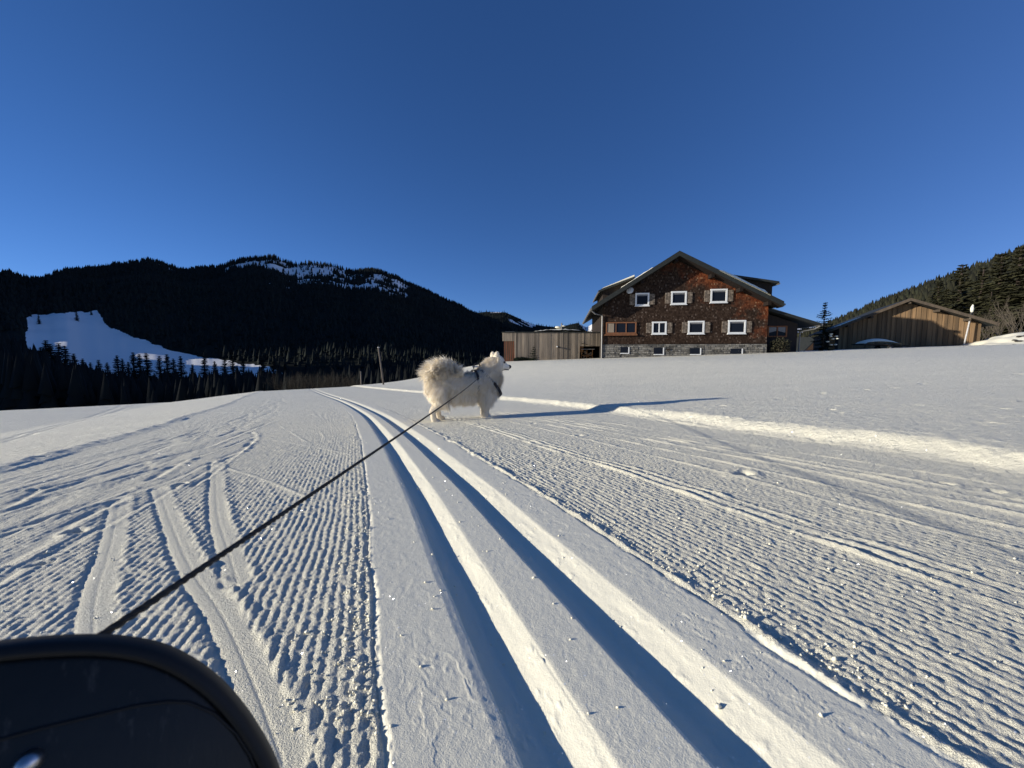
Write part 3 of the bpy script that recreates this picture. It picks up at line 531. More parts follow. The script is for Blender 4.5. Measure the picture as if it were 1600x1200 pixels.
def window(x0, x1, z0, z1, fr=.13, mull=0, mat='white', y=-.14, blind=False, parent=None):
    m = MB(); m.box(x0, x1, y, -.02, z0, z0 + fr).box(x0, x1, y, -.02, z1 - fr, z1).box(x0, x0 + fr, y + .002, -.02, z0 + fr, z1 - fr).box(x1 - fr, x1, y + .002, -.02, z0 + fr, z1 - fr)
    for k in range(mull): xm = x0 + (x1 - x0) * (k + 1) / (mull + 1); m.box(xm - fr * .35, xm + fr * .35, y + .02, -.02, z0 + fr, z1 - fr)
    w = m.build('window', M[mat], parent or house); MB().box(x0 + fr * .8, x1 - fr * .8, y + .06, -.025, z0 + fr * .8, z1 - fr * .8).build('pane', M['glass'], w)
    if blind: MB().box(x0 + fr, x1 - fr, y + .045, y + .058, z1 - fr - .12, z1 - fr).build('blind', M['metal'], w)
    MB().box(x0 - .04, x1 + .04, y - .05, -.03, z0 - .05, z0 - .003).build('sill', M[mat], w); return w
def shutter(x0, x1, z0, z1):
    m = MB(); m.box(x0, x1, -.085, -.04, z0, z1); nz = 6
    for k in range(nz):
        za = z0 + (z1 - z0) * k / nz; nx = 4
        for i in range(nx): xa = x0 + (x1 - x0) * i / nx; m.box(xa + .006, xa + (x1 - x0) / nx - .006, -.105 - rs_.random() * .012, -.084, za + .004, za + (z1 - z0) / nz - .004)
    m.build('shutter', M['shutter'], house)
for x0, x1, z0, z1, mu in ((2.59, 3.68, 4.49, 5.52, 0), (5.36, 6.55, 4.55, 5.59, 0), (8.34, 9.59, 4.63, 5.70, 0), (3.95, 5.09, 2.19, 3.2, 1), (6.73, 7.97, 2.19, 3.22, 0), (9.74, 11.05, 2.18, 3.24, 0)):
    window(x0, x1, z0, z1, .12, mu, blind=(mu == 0)); wd = .44; shutter(x0 - wd, x0 - .02, z0 + .09, z1 - .09); shutter(x1 + .02, x1 + wd, z0 + .09, z1 - .09)
window(.3, 2.73, 2.26, 3.2, .09, 2, 'brown_frame'); MB().box(.2, 2.8, -.24, -.03, 2.1, 2.19).build('sill', M['brown_frame'], house)
MB().box(.42, .95, -.105, -.082, 2.36, 3.1).build('curtain', M['grey_board'], house)
for x0, x1, z0, z1 in ((1.49, 2.21, .6, 1.15), (4.15, 4.94, .5, 1.1), (6.95, 7.79, .5, 1.06), (10.0, 10.9, .5, 1.0)):
    m = MB(); m.box(x0, x1, -.16, -.05, z0, z0 + .07).box(x1 - .08, x1, -.158, -.05, z0 + .07, z1); w = m.build('cellar_window', M['white'], house); MB().box(x0, x1 - .07, -.135, -.05, z0 + .06, z1).build('pane', M['glass'], w)
MB().box(5.15, 5.4, -.17, -.05, .86, 1.0).build('vent', M['dark_wood'], house)
# satellite dish, gutter and downpipe
ds = MB()
n = 16; V = [(0, 0, 0)]; F = []
for k in range(n): a = 2 * math.pi * k / n; V.append((.27 * math.cos(a), -.07, .27 * math.sin(a)))
for k in range(n): V.append((.28 * math.cos(2 * math.pi * k / n), -.055, .28 * math.sin(2 * math.pi * k / n)))
V.append((0, .02, 0)); F = [(0, 1 + k, 1 + (k + 1) % n) for k in range(n)] + [(1 + k, 1 + n + k, 1 + n + (k + 1) % n, 1 + (k + 1) % n) for k in range(n)] + [(2 * n + 1, 1 + n + (k + 1) % n, 1 + n + k) for k in range(n)]
dish = link('satellite_dish', mesh_py('satellite_dish', V, F), M['white'], house, True, (2.12, -.42, 5.66), (R(-20), 0, R(-25))); MB().tube([(0, .02, 0), (0, .40, -.05)], .025).build('dish_arm', M['metal'], dish)
g_ = MB().tube([(EL[0] - .06, -OV, EL[1] - .2), (EL[0] - .06, DEP, EL[1] - .2)], .09, 8).build('gutter', M['metal'], house); MB().tube([(EL[0] - .06, -OV + .25, EL[1] - .26), (EL[0] + .3, -.5, EL[1] - .55), (-.02, -.14, 3.75), (-.02, -.14, -.2)], .055, 8).build('downpipe', M['metal'], house)
MB().tube([(ER[0] + .06, -OV, ER[1] - .2), (ER[0] + .06, DEP, ER[1] - .2)], .09, 8).build('gutter', M['metal'], house)
MB().box(4.1, 4.35, 3.2, 3.45, 7.3, 8.0).build('vent_stack', M['roof'], rf)
# lower annex on the right, set back and in the shade of the gable
ax = MB().prism([(W_ + .01, -1), (15.5, -1), (15.5, 3.0), (W_ + .01, 4.05)], 1.2, 9).build('annex', M['blue_wall'], house)
MB().prism([(W_ - .2, 4.22), (16.75, 2.82), (16.75, 3.0), (W_ - .2, 4.4)], .5, 9.5).build('annex_roof', M['roof'], ax); MB().prism([(W_ - .2, 4.16), (16.78, 2.76), (16.78, 2.9), (W_ - .2, 4.3)], .44, .497).build('verge_board', M['fascia'], ax)
MB().prism([(13.4, 4.195), (16.6, 3.075), (16.6, 3.16), (13.4, 4.28)], 1.0, 9).build('annex_snow', M['far_snow'], ax)
MB().tube([(16.82, .45, 2.85), (16.82, 9, 2.85)], .08, 8).build('gutter', M['metal'], ax); MB().tube([(16.82, .6, 2.8), (16.5, .75, 2.55), (15.6, 1.0, 2.35), (15.56, 1.05, -.2)], .05, 8).build('downpipe', M['metal'], ax)
m = MB(); x0, x1, z0, z1 = 13.25, 14.7, 1.95, 2.85; y = 1.08; m.box(x0, x1, y, 1.19, z0, z0 + .1).box(x0, x1, y, 1.19, z1 - .1, z1).box(x0, x0 + .1, y + .002, 1.19, z0 + .1, z1 - .1).box(x1 - .1, x1, y + .002, 1.19, z0 + .1, z1 - .1).box(13.93, 14.02, y + .01, 1.19, z0 + .1, z1 - .1)
w = m.build('window', M['brown_frame'], ax); MB().box(x0 + .08, x1 - .08, 1.14, 1.185, z0 + .08, z1 - .08).build('pane', M['glass'], w); MB().prism([(13.36, 2.3), (13.9, 2.45), (13.9, 2.74), (13.36, 2.74)], 1.115, 1.135).prism([(14.04, 2.45), (14.58, 2.3), (14.58, 2.74), (14.04, 2.74)], 1.115, 1.135).build('curtain', M['metal'], w)

# ---------------------------------------------------------------- board-clad shed left of the house
SX, SY = (785 - 800) / 581 * 33.5, 33.5
shed = tag(empty('board_shed', (SX, SY, 0), 0), 'flat-roofed shed of silvered vertical boards left of the farmhouse', 'shed'); TOPZ = 2.5
MB().box(.99, 6.9, .06, 7, -1.2, TOPZ - .05).build('wall', M['barn_dark'], shed); MB().box(.12, .98, .9, 7, -1.2, TOPZ - .06).build('side_wall', M['barn_dark'], shed)
x = 0.0; boards = []
while x < 9.3:
    w = rs_.choice((.14, .17, .2)); z0 = 1.75 if x < .95 else (1.29 if x > 6.86 else -1.0)
    MB().box(x + .005, x + w - .005, -.02 - rs_.random() * .02, .055, z0, TOPZ - rs_.random() * .01).build('board', M['grey_board'], shed); x += w
xl = .14
while xl < .98:
    MB().prism([(xl + .10, -.9), (xl + .17, -.9), (xl + .07, 1.745), (xl, 1.745)], .02, .06).build('lath', M['red_lath'], shed); xl += .165
MB().box(-.06, 9.3, -.1, 7.2, TOPZ + .003, TOPZ + .07).build('roof', M['roof'], shed)
V = []; F = []; nx, ny = 24, 6
for i in range(nx + 1):
    for j in range(ny + 1): xx = 2.6 + 5.4 * i / nx; yy = .3 + 5.5 * j / ny; e = math.sin(math.pi * i / nx)**.6 * math.sin(math.pi * (j + .6) / (ny + 1.2))**.5; V.append((xx, yy, TOPZ + .06 + .42 * e * (.85 + .3 * rs_.random())))
for i in range(nx):
    for j in range(ny): F.append((i * (ny + 1) + j, (i + 1) * (ny + 1) + j, (i + 1) * (ny + 1) + j + 1, i * (ny + 1) + j + 1))
link('roof_snow', mesh_py('roof_snow', V, F), M['far_snow'], shed, True)
MB().box(.25, 1.1, .3, 3, TOPZ + .07, TOPZ + .12).build('roof_light', M['metal'], shed)
ch = MB().tube([(5.5, 1.5, 2.5), (5.5, 1.5, 3.35)], .09, 10).build('chimney', M['metal'], shed); MB().tube([(5.5, 1.5, 3.3), (5.5, 1.5, 3.5)], .05, 8).build('chimney_cap', M['metal'], ch)
MB().ball((5.2, 1.6, 3.1), (.32, .2, .11), 10, 6).ball((5.85, 1.5, 2.78), (.3, .25, .18), 10, 6).ball((5.68, 1.5, 3.2), (.2, .15, .07), 8, 5).build('chimney_snow', M['far_snow'], shed, True)
MB().box(6.88, 9.3, 3.0, 3.1, -1, 1.6).build('carport_back', M['dark_wood'], shed); MB().box(6.88, 9.3, .06, 3, 1.3, 1.36).build('carport_ceiling', M['dark_wood'], shed); MB().box(6.85, 7.32, .3, .4, .75, 1.28).build('timber_panel', M['orange_wood'], shed)
lamp_ = MB().box(4.85, 4.95, -.22, -.04, 1.2, 1.3).build('wall_lamp', M['white'], shed); MB().box(4.98, 5.12, -.2, -.04, 1.14, 1.24).build('lamp_box', M['dark_wood'], lamp_)
MB().prism([(7.05, 1.52), (7.6, 1.42), (7.6, 1.45), (7.05, 1.55)], -.3, -.05).build('wall_bracket', M['dark_wood'], shed)
# timber rack with split logs in the carport
rack = tag(empty('log_rack', (SX + 7.1, SY + .2, 0), 0), 'small timber rack of split logs in the open carport beside the downpipe', 'rack'); z0 = gz(SX + 7.6, SY + .2) - .1
MB().box(0, .06, 0, .06, z0, 1.0).box(1.0, 1.06, 0, .06, z0, 1.0).box(.5, .56, 0, .06, z0, .95).box(0, 1.06, .05, .45, .05, .12).box(0, 1.06, .0, .05, .44, .5).prism([(.06, .12), (.1, .1), (.5, .44), (.46, .44)], 0, .05).prism([(.96, .1), (1.0, .12), (.6, .44), (.56, .44)], 0, .05).build('frame', M['orange_wood'], rack); MB().box(-.05, 1.2, -.08, .5, 1.0, 1.05).build('top', M['metal'], rack)
for k in range(22): cx_ = .1 + rs_.random() * .86; cz_ = .18 + rs_.random() * .66; MB().tube([(cx_, .1, cz_), (cx_, .44, cz_)], .06, 6).build('log', M['firewood'], rack)

# ---------------------------------------------------------------- timber barn on the right
BX, BY, BA = (1420 - 800) / 581 * 34.5, 34.5, R(-30)
barn = tag(empty('timber_barn', (BX, BY, 0), BA), 'long low barn of vertical sunbrowned boards below the wooded slope', 'barn')
bR = (-.55, 5.6); bL = (-6.1, 2.95); bE = (4.85, 3.15)
def brz(x): return bL[1] + (bR[1] - bL[1]) * (x - bL[0]) / (bR[0] - bL[0]) if x < bR[0] else bR[1] + (bE[1] - bR[1]) * (x - bR[0]) / (bE[0] - bR[0])
MB().prism([(-5.15, -1), (4.1, -1), (4.1, brz(4.1) - .2), (bR[0], bR[1] - .24), (-5.15, brz(-5.15) - .2)], 0, 9).build('wall', M['barn_dark'], barn)
x = -5.15; k = 0
while x < 4.08:
    w = .19 if k % 2 == 0 else .15; y_ = -.045 if k % 2 == 0 else -.01; xa, xb = x + .003, x + w - .003
    pts = [(xa, -.8), (xb, -.8), (xb, brz(xb) - .26), (xa, brz(xa) - .26)]
    MB().prism(pts, y_ - .03 - rs_.random() * .012, -.003).build('board', M['barn_board'], barn); x += w; k += 1
br_ = roof_slab([bL, bR, bE], .17, -1.0, 9.5).build('roof', M['roof'], barn)
for (x0, z0), (x1, z1) in ((bL, bR), (bR, bE)): MB().prism([(x0, z0 - .22), (x1, z1 - .24), (x1, z1 + .02), (x0, z0 + .02)], -1.05, -1.004).build('verge_board', M['barn_dark'], br_)
for px in (-4.6, -3.0, -.55, 1.3, 3.2): z = brz(px) - .24; MB().box(px - .09, px + .09, -.9, -.09, z - .22, z - .02).build('purlin', M['barn_dark'], br_)
MB().prism([(-5.2, brz(-5.2) + .01), (-3.8, brz(-3.8) + .01), (-3.8, brz(-3.8) + .06), (-5.2, brz(-5.2) + .06)], -.85, 2).build('roof_snow', M['far_snow'], br_)
MB().box(-5.75, -5.3, .5, .7, .9, 2.5).build('side_post', M['orange_wood'], barn); MB().prism([(-6.0, -1), (-5.17, -1), (-5.17, 2.9), (-6.0, 2.6)], 1.5, 7).build('side_bay', M['dark_wood'], barn)
MB().prism([(4.12, -1), (4.7, -1), (4.7, 2.9), (4.12, 3.2)], 2, 8).build('lean_to', M['dark_wood'], barn)
# far chalet glimpsed between annex and spruce
fx, fy = (1272 - 800) / 581 * 62, 62
chal = tag(empty('far_chalet', (fx, fy, -1), R(20)), 'small sunlit orange-brown chalet far behind the annex corner', 'house'); MB().prism([(-3.5, -1), (3, -1), (3, 2.2), (-.3, 4.3), (-3.5, 2.2)], 0, 6).build('wall', M['orange_wood'], chal)
roof_slab([(-4.3, 1.9), (-.3, 4.6), (3.7, 1.9)], .2, -.6, 6.5).build('roof', M['roof'], chal)
# ---------------------------------------------------------------- single trees and shrubs
def conifer_mesh(seed, H, Rad, whorls=18, per=6, twigs=7, bare=.06, ragged=.35, droop=.35, full=1.0):
    """trunk and crown geometry of a spruce: drooping branches carrying small needle sprays"""
    rg = random.Random(seed); tr = MB(); tr.tube([(0, 0, -.3), (0.01 * H, 0, H * .5), (0, 0.005 * H, H * .97)], [Rad * .085 + .02, Rad * .05 + .01, .008], 6)
    V = []; F = []
    def leaf(p, d, up, L, w):
        s_ = d.cross(up); s_ = s_.normalized() if s_.length > 1e-6 else Vector((1, 0, 0)); b = len(V)
        V.extend([p - s_ * w * .3, p + s_ * w * .3, p + d * L * .55 + s_ * w, p + d * L, p + d * L * .55 - s_ * w]); F.append((b, b + 1, b + 2, b + 3, b + 4))
    for k in range(whorls):
        t = bare + (1 - bare) * (k + rg.random() * .6) / whorls; z = H * t
        for j in range(per):
            L = Rad * (1 - t)**.8 * rg.uniform(1 - ragged, 1 + ragged * .4) + .02 * H
            a = rg.random() * 6.283; d = Vector((math.cos(a), math.sin(a), 0)); rise = (.35 * t - droop * (1 - t)) ; pts = []
            for q in range(twigs):
                s_ = (q + .5) / twigs; p = Vector((0, 0, z)) + d * L * s_ + Vector((0, 0, L * (rise * s_ + .12 * s_ * s_))); side = d.cross(Vector((0, 0, 1)))
                for sg in (-1, 1):
                    dd = (d * .55 + side * sg * rg.uniform(.4, .9) + Vector((0, 0, rg.uniform(-.75, .0)))).normalized(); leaf(p, dd, Vector((0, 0, 1)), L * rg.uniform(.22, .40) * (1.15 - .6 * s_) + .012 * H, (L * .055 + .007 * H) * full)
                if q == twigs - 1: leaf(p, (d + Vector((0, 0, .1))).normalized(), Vector((0, 0, 1)), L * .3, L * .06)
    leaf(Vector((0, 0, H * .93)), Vector((0, 0, 1)), Vector((1, 0, 0)), H * .07, H * .006)
    return mesh_py('trunk', tr.v, tr.f), mesh_py('crown', V, F)
def place_tree(name, meshes, loc, rz, sc, label, group=None, mat='needles', cat='tree'):
    e = empty(name, loc, rz); e.scale = (sc, sc, sc); tag(e, label, cat, group); link('trunk', meshes[0], M['bark'], e); c = link('crown', meshes[1], None, e)
    if not meshes[1].materials: meshes[1].materials.append(M[mat])
    return e
def at_px(u, y, z=None): x = (u - 800) / 581 * y; return (x, y, gz(x, y) - .02 if z is None else z)
place_tree('young_spruce', conifer_mesh(1, 1.35, .5, 14, 5, 5, .1, .45, .3, 1.7), at_px(834, 32.6), .4, 1.0, 'small young spruce in front of the board-clad shed')
tm = conifer_mesh(2, 4.1, .85, 26, 4, 6, .05, .75, .45, 1.3); place_tree('garden_spruce', tm, at_px(1283, 31.5), 1.1, 1.0, 'tall thin ragged spruce between the farmhouse annex and the barn')
# snow caught on the garden spruce
gs = bpy.data.objects['garden_spruce']; rg = random.Random(5); m = MB()
for k in range(9): a = rg.uniform(3.4, 5.6); q = rg.uniform(.5, 1.0); m.ball((math.cos(a) * q, math.sin(a) * q, rg.uniform(.5, 1.4)), (rg.uniform(.08, .2), .12, .06), 7, 5)
m.build('snow_clump', M['far_snow'], gs, True)
# spruces standing clear of the valley woods, dark against the shaded meadow
protos = [conifer_mesh(20 + k, 1.0, .2, 30, 6, 4, .04, .55, .6, 3.0) for k in range(4)]
def valley_tree(u, vb, vt, y, k, label, group=None):
    zt = CAM_H + (556 - vt) / 581 * y; zb_ = CAM_H + (556 - vb) / 581 * y; return place_tree('spruce_tree', protos[k % 4], ((u - 800) / 581 * y, y, zb_), k * 1.3, zt - zb_, label, group, 'needles_dark')
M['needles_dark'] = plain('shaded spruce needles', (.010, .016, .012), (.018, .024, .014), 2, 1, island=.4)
def meadow_y(u, v):   # distance at which the line of sight through (u, v) meets the alp
    ys = np.linspace(300, 900, 400); a_ = np.full(400, math.degrees(math.atan((u - 800) / 581))); r_ = ys / np.cos(np.radians(a_)); z_ = main_h(a_, r_)[0]; ln = CAM_H + (556 - v) / 581 * ys; i = np.argmax(z_ > ln); return float(ys[i]) if z_[i] > ln[i] else 500.
valley_tree(127, 502, 487, meadow_y(127, 502), 0, 'lone small conifer standing high on the shaded alpine meadow')
valley_tree(68, 507, 493, meadow_y(68, 507), 1, 'leafless-looking dark tree at the upper left corner of the alpine meadow')
valley_tree(150, 493, 484, meadow_y(150, 493), 2, 'small spruce at the top right corner of the alpine meadow')
rg = random.Random(9)
ORD = 'first second third fourth fifth sixth seventh eighth ninth tenth eleventh twelfth thirteenth fourteenth fifteenth sixteenth seventeenth eighteenth nineteenth twentieth twenty-first twenty-second twenty-third twenty-fourth twenty-fifth twenty-sixth twenty-seventh twenty-eighth twenty-ninth'.split()
for i, (u, vb, vt) in enumerate([(66, 600, 543), (75, 600, 531), (82, 600, 537), (95, 600, 536), (104, 600, 540), (117, 600, 552), (130, 602, 560), (142, 602, 566), (155, 602, 562), (168, 603, 566), (184, 603, 555), (192, 603, 560), (201, 603, 565), (210, 603, 550), (219, 603, 553), (230, 603, 551), (250, 604, 556), (262, 604, 553), (272, 604, 560), (283, 604, 556), (301, 604, 569), (320, 604, 556), (336, 604, 564), (352, 604, 558), (364, 604, 552), (380, 604, 560), (410, 604, 556), (428, 603, 562), (445, 603, 565)]):
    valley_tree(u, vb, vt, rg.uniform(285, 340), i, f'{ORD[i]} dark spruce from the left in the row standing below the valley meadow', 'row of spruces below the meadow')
# bigger conifers close to the barn on the right
pr2 = [conifer_mesh(40 + k, 1.0, .25, 24, 7, 5, .03, .5, .3, 2.2) for k in range(3)]
spec = [(1456, 512, 440, 95, 'olive-lit conifer rising directly above the right eave of the barn'), (1490, 512, 415, 100, 'broad conifer on the slope behind the snow-capped marker pole'), (1522, 505, 420, 92, 'conifer standing between the marker pole and the bare bushes'),
        (1548, 512, 398, 88, 'tall conifer on the slope behind the bare bushes'), (1578, 510, 388, 84, 'tall dark conifer second from the right picture edge'), (1608, 515, 380, 80, 'dark conifer cut by the right picture edge'), (1470, 500, 452, 120, 'small conifer tucked behind the larger ones above the barn eave'), (1538, 515, 455, 76, 'low dense conifer directly behind the bare bushes')]
for i, (u, vb, vt, y, lb) in enumerate(spec):
    zb_ = CAM_H + (556 - vb) / 581 * y - 2; zt = CAM_H + (556 - vt) / 581 * y; place_tree('conifer_tree', pr2[i % 3], ((u - 800) / 581 * y, y, zb_), i * 1.7, zt - zb_, lb, None, 'needles_olive')
# bare bushes: stems forking into twigs
def bush_mesh(seed, H, n0=7, depth=4, spread=.5, r0=.03):
    rg = random.Random(seed); m = MB()
    def grow(p, d, L, r, lev):
        mid = p + d * L * .5 + Vector((rg.uniform(-1, 1), rg.uniform(-1, 1), rg.uniform(-1, 1))) * L * .06; e = p + d * L; m.tube([p, mid, e], [r, r * .85, r * .6], 4 if lev < 2 else 3, False)
        if lev < depth:
            for k in range(rg.choice((2, 3))):
                nd = (d + Vector((rg.uniform(-1, 1), rg.uniform(-1, 1), rg.uniform(-.3, .7))) * spread).normalized(); grow(p + d * L * rg.uniform(.55, 1), nd, L * rg.uniform(.55, .8), r * .58, lev + 1)
    for k in range(n0):
        a = k * 6.283 / n0 + rg.random(); d = Vector((math.cos(a) * rg.uniform(.15, .55), math.sin(a) * rg.uniform(.15, .55), 1)).normalized(); grow(Vector((math.cos(a) * .1, math.sin(a) * .1, -.2)), d, H * rg.uniform(.38, .5), r0, 0)
    return mesh_py('branches', m.v, m.f)
def bare_bush(loc, seed, H, label, n0=7, r0=.03, mat='twig', depth=4):
    e = tag(empty('bare_bush', loc, 0), label, 'bush', 'leafless bushes'); link('branches', bush_mesh(seed, H, n0, depth, .5, r0), M[mat], e); return e
M['dark_twig'] = plain('shaded twigs', (.030, .025, .018), (.018, .015, .011), 3, 1)  # darker twig copy with shade put into its colour
bare_bush(at_px(1590, 38), 61, 4.6, 'big bare many-stemmed bush at the right picture edge above the snow bank', 10, .045)
bare_bush(at_px(1566, 40), 62, 3.4, 'bare bush just left of the big many-stemmed one', 7, .03)
bare_bush(at_px(1528, 47), 63, 4.6, 'thin bare bush behind the right eave of the barn', 7, .03); bare_bush(at_px(1545, 44), 65, 3.4, 'low bare bush between barn eave and snow bank', 7, .03)
# dense shrub in front of the annex
rg = random.Random(8); V = []; F = []
for k in range(1500):
    a = rg.random() * 6.283; q = rg.random()**.5; p = Vector((math.cos(a) * q * .75, math.sin(a) * q * .5, .1 + rg.random() * 1.25 * (1 - .35 * q))); d = Vector((rg.uniform(-1, 1), rg.uniform(-1, 1), rg.uniform(-.4, 1))).normalized(); s_ = d.orthogonal().normalized() * .04; b = len(V); V += [p, p + d * .06 + s_, p + d * .13, p + d * .06 - s_]; F.append((b, b + 1, b + 2, b + 3))
M['shrub_leaf'] = plain('dull shrub leaves', (.045, .05, .025), (.09, .075, .04), 5, .9, island=.6)
sx, sy, sz = HX + 13.75 * math.cos(HA) - .2 * math.sin(HA), HY + 13.75 * math.sin(HA) + .2, 0
e = tag(empty('garden_shrub', (sx, sy, gz(sx, sy) - .05)), 'round leafy shrub below the curtained annex window', 'shrub'); link('foliage', mesh_py('foliage', V, F), M['shrub_leaf'], e); link('stems', bush_mesh(71, 1.0, 5, 2, .5, .02), M['bark'], e)
# low dark hedge along the foot of the shed
V = []; F = []
for k in range(700):
    p = Vector((rg.uniform(0, 1.7), rg.uniform(0, .4), rg.uniform(0, .34))); p.z *= 1 - .35 * abs(p.x - .6); d = Vector((rg.uniform(-1, 1), rg.uniform(-1, 1), rg.uniform(-.2, 1))).normalized(); s_ = d.orthogonal().normalized() * .04; b = len(V); V += [p, p + d * .06 + s_, p + d * .13, p + d * .06 - s_]; F.append((b, b + 1, b + 2, b + 3))
hx_, hy_ = SX + 1.1, SY - .5; e = tag(empty('low_hedge', (hx_, hy_, gz(hx_, hy_) - .02)), 'low dark clipped hedge at the left foot of the board-clad shed', 'hedge'); link('foliage', mesh_py('foliage', V, F), M['needles'], e)
# brownish leafless thickets where the trail drops out of sight
rg = random.Random(33)
for i, (u, y, H, lb) in enumerate([(470, 95, 15, 'brown leafless thicket where the ski track drops out of sight'), (500, 90, 13, 'leafless thicket just right of the vanishing ski track'), (525, 100, 16, 'brown leafless trees left of the thin far marker stake'), (445, 105, 14, 'leafless thicket left of the vanishing ski track'), (548, 92, 12, 'low leafless thicket directly left of the far marker stake')]):
    x = (u - 800) / 581 * y; z = CAM_H - (604 - 556) / 581 * y - H * .3; e = tag(empty('bare_thicket', (x, y, z), 0), lb, 'thicket', 'leafless thickets below the brow'); link('branches', bush_mesh(80 + i, H * .55, 14, 4, .7, .07), M['dark_twig'], e)
# ---------------------------------------------------------------- the white dog
DX, DY, DYAW = -.885, 3.98, R(25)
DSC = .97; dog = tag(empty('dog', (DX, DY, gz(DX, DY) - .02), DYAW), 'fluffy white dog in a dark harness standing beside the ski track', 'dog'); dog.scale = (DSC * .95, DSC, DSC)
M['fur'] = plain('cream white fur', (.86, .80, .68), (.76, .68, .54), 7, .8, spec=.1); M['black_skin'] = plain('black nose leather', (.012, .011, .011), (.02, .018, .018), 40, .35, spec=.5)
t = NT('fur strands'); t.b.inputs['Roughness'].default_value = .75; t.b.inputs['Specular IOR Level'].default_value = .15; g = t.new('ShaderNodeNewGeometry'); c = t.ramp(g.outputs['Random Per Island'], [(0, (.82, .72, .55)), (.5, (.92, .85, .71)), (1, (.95, .91, .82))]); t.l(c, t.b.inputs['Base Color'])
tr_ = t.new('ShaderNodeBsdfTranslucent'); t.l(c, tr_.inputs[0]); mx = t.new('ShaderNodeMixShader'); mx.inputs[0].default_value = .38; t.l(t.b.outputs[0], mx.inputs[1]); t.l(tr_.outputs[0], mx.inputs[2]); t.l(mx.outputs[0], t.out.inputs['Surface']); M['strand'] = t.m
M['strap'] = plain('black webbing', (.014, .015, .019), (.022, .022, .026), 60, .7); M['leash'] = plain('black braided cord', (.020, .019, .017), (.045, .042, .036), 90, .75, .3); M['steel'] = plain('brushed steel', (.55, .55, .55), (.4, .4, .4), 30, .3, metallic=1)
bd = MB()
def cap(pts, rad, sides=14):
    P = [Vector(p) for p in pts]; bd.tube(P, rad, sides)
    for p, r in zip(P, rad): bd.ball(p, r, 14, 10)
bd.ball((.74, 0, .40), (.14, .135, .17), 16, 12); bd.ball((.10, 0, .40), (.14, .125, .16), 16, 12); bd.ball((.42, 0, .395), (.30, .135, .15), 18, 12)
cap([(.14, 0, .42), (.42, 0, .41), (.70, 0, .42)], [.135, .135, .15])
cap([(.68, 0, .47), (.76, 0, .57), (.82, 0, .645)], [.145, .125, .10])
bd.ball((.855, 0, .672), (.092, .088, .085), 16, 12); bd.ball((.835, 0, .615), (.09, .12, .095), 16, 12); bd.ball((.79, 0, .49), (.125, .13, .155), 16, 12)
cap([(.885, 0, .640), (.94, 0, .622), (.985, 0, .610)], [.072, .056, .040])
for s_ in (-1, 1):
    cap([(.825, s_ * .055, .725), (.822, s_ * .066, .762), (.82, s_ * .07, .785)], [.042, .032, .014], 10)
    fx_ = .03 if s_ < 0 else .13
    cap([(.10, s_ * .085, .34), (.12 + fx_ * .3, s_ * .09, .24), (fx_ - .02, s_ * .085, .15), (fx_ - .005, s_ * .085, .045)], [.095, .068, .036, .032]); bd.ball((fx_ + .03, s_ * .085, .028), (.05, .036, .028), 12, 8)
    ffx = .66 if s_ < 0 else .72
    cap([(.70, s_ * .085, .33), (ffx + .01, s_ * .085, .2), (ffx, s_ * .083, .045)], [.08, .052, .034]); bd.ball((ffx + .03, s_ * .083, .028), (.05, .036, .028), 12, 8)
TAIL = [(.05, 0, .46), (.025, -.01, .52), (.045, -.02, .575), (.11, -.03, .60), (.20, -.04, .59), (.29, -.045, .55), (.35, -.05, .515)]
cap(TAIL, [.06, .06, .065, .065, .06, .05, .03])
tmp = bd.build('body_raw', M['fur']); rm = tmp.modifiers.new('r', 'REMESH'); rm.mode = 'VOXEL'; rm.voxel_size = .012; sm = tmp.modifiers.new('s', 'SMOOTH'); sm.factor = .5; sm.iterations = 6
dg = bpy.context.evaluated_depsgraph_get(); me = bpy.data.meshes.new_from_object(tmp.evaluated_get(dg)); bpy.data.objects.remove(tmp)
me.name = 'body'; me.materials.clear(); body = link('body', me, M['fur'], dog, True)
nv_ = len(me.vertices); BV = np.empty(nv_ * 3, np.float32); me.vertices.foreach_get('co', BV); BV = BV.reshape(-1, 3).astype(float); me.calc_loop_triangles(); nt_ = len(me.loop_triangles); BT = np.empty(nt_ * 3, np.int32); me.loop_triangles.foreach_get('vertices', BT); BT = BT.reshape(-1, 3)
BN = np.empty(nv_ * 3, np.float32); me.vertices.foreach_get('normal', BN); BN = BN.reshape(-1, 3).astype(float); bvh = BVHTree.FromPolygons([tuple(v) for v in BV], [tuple(map(int, f)) for f in BT])
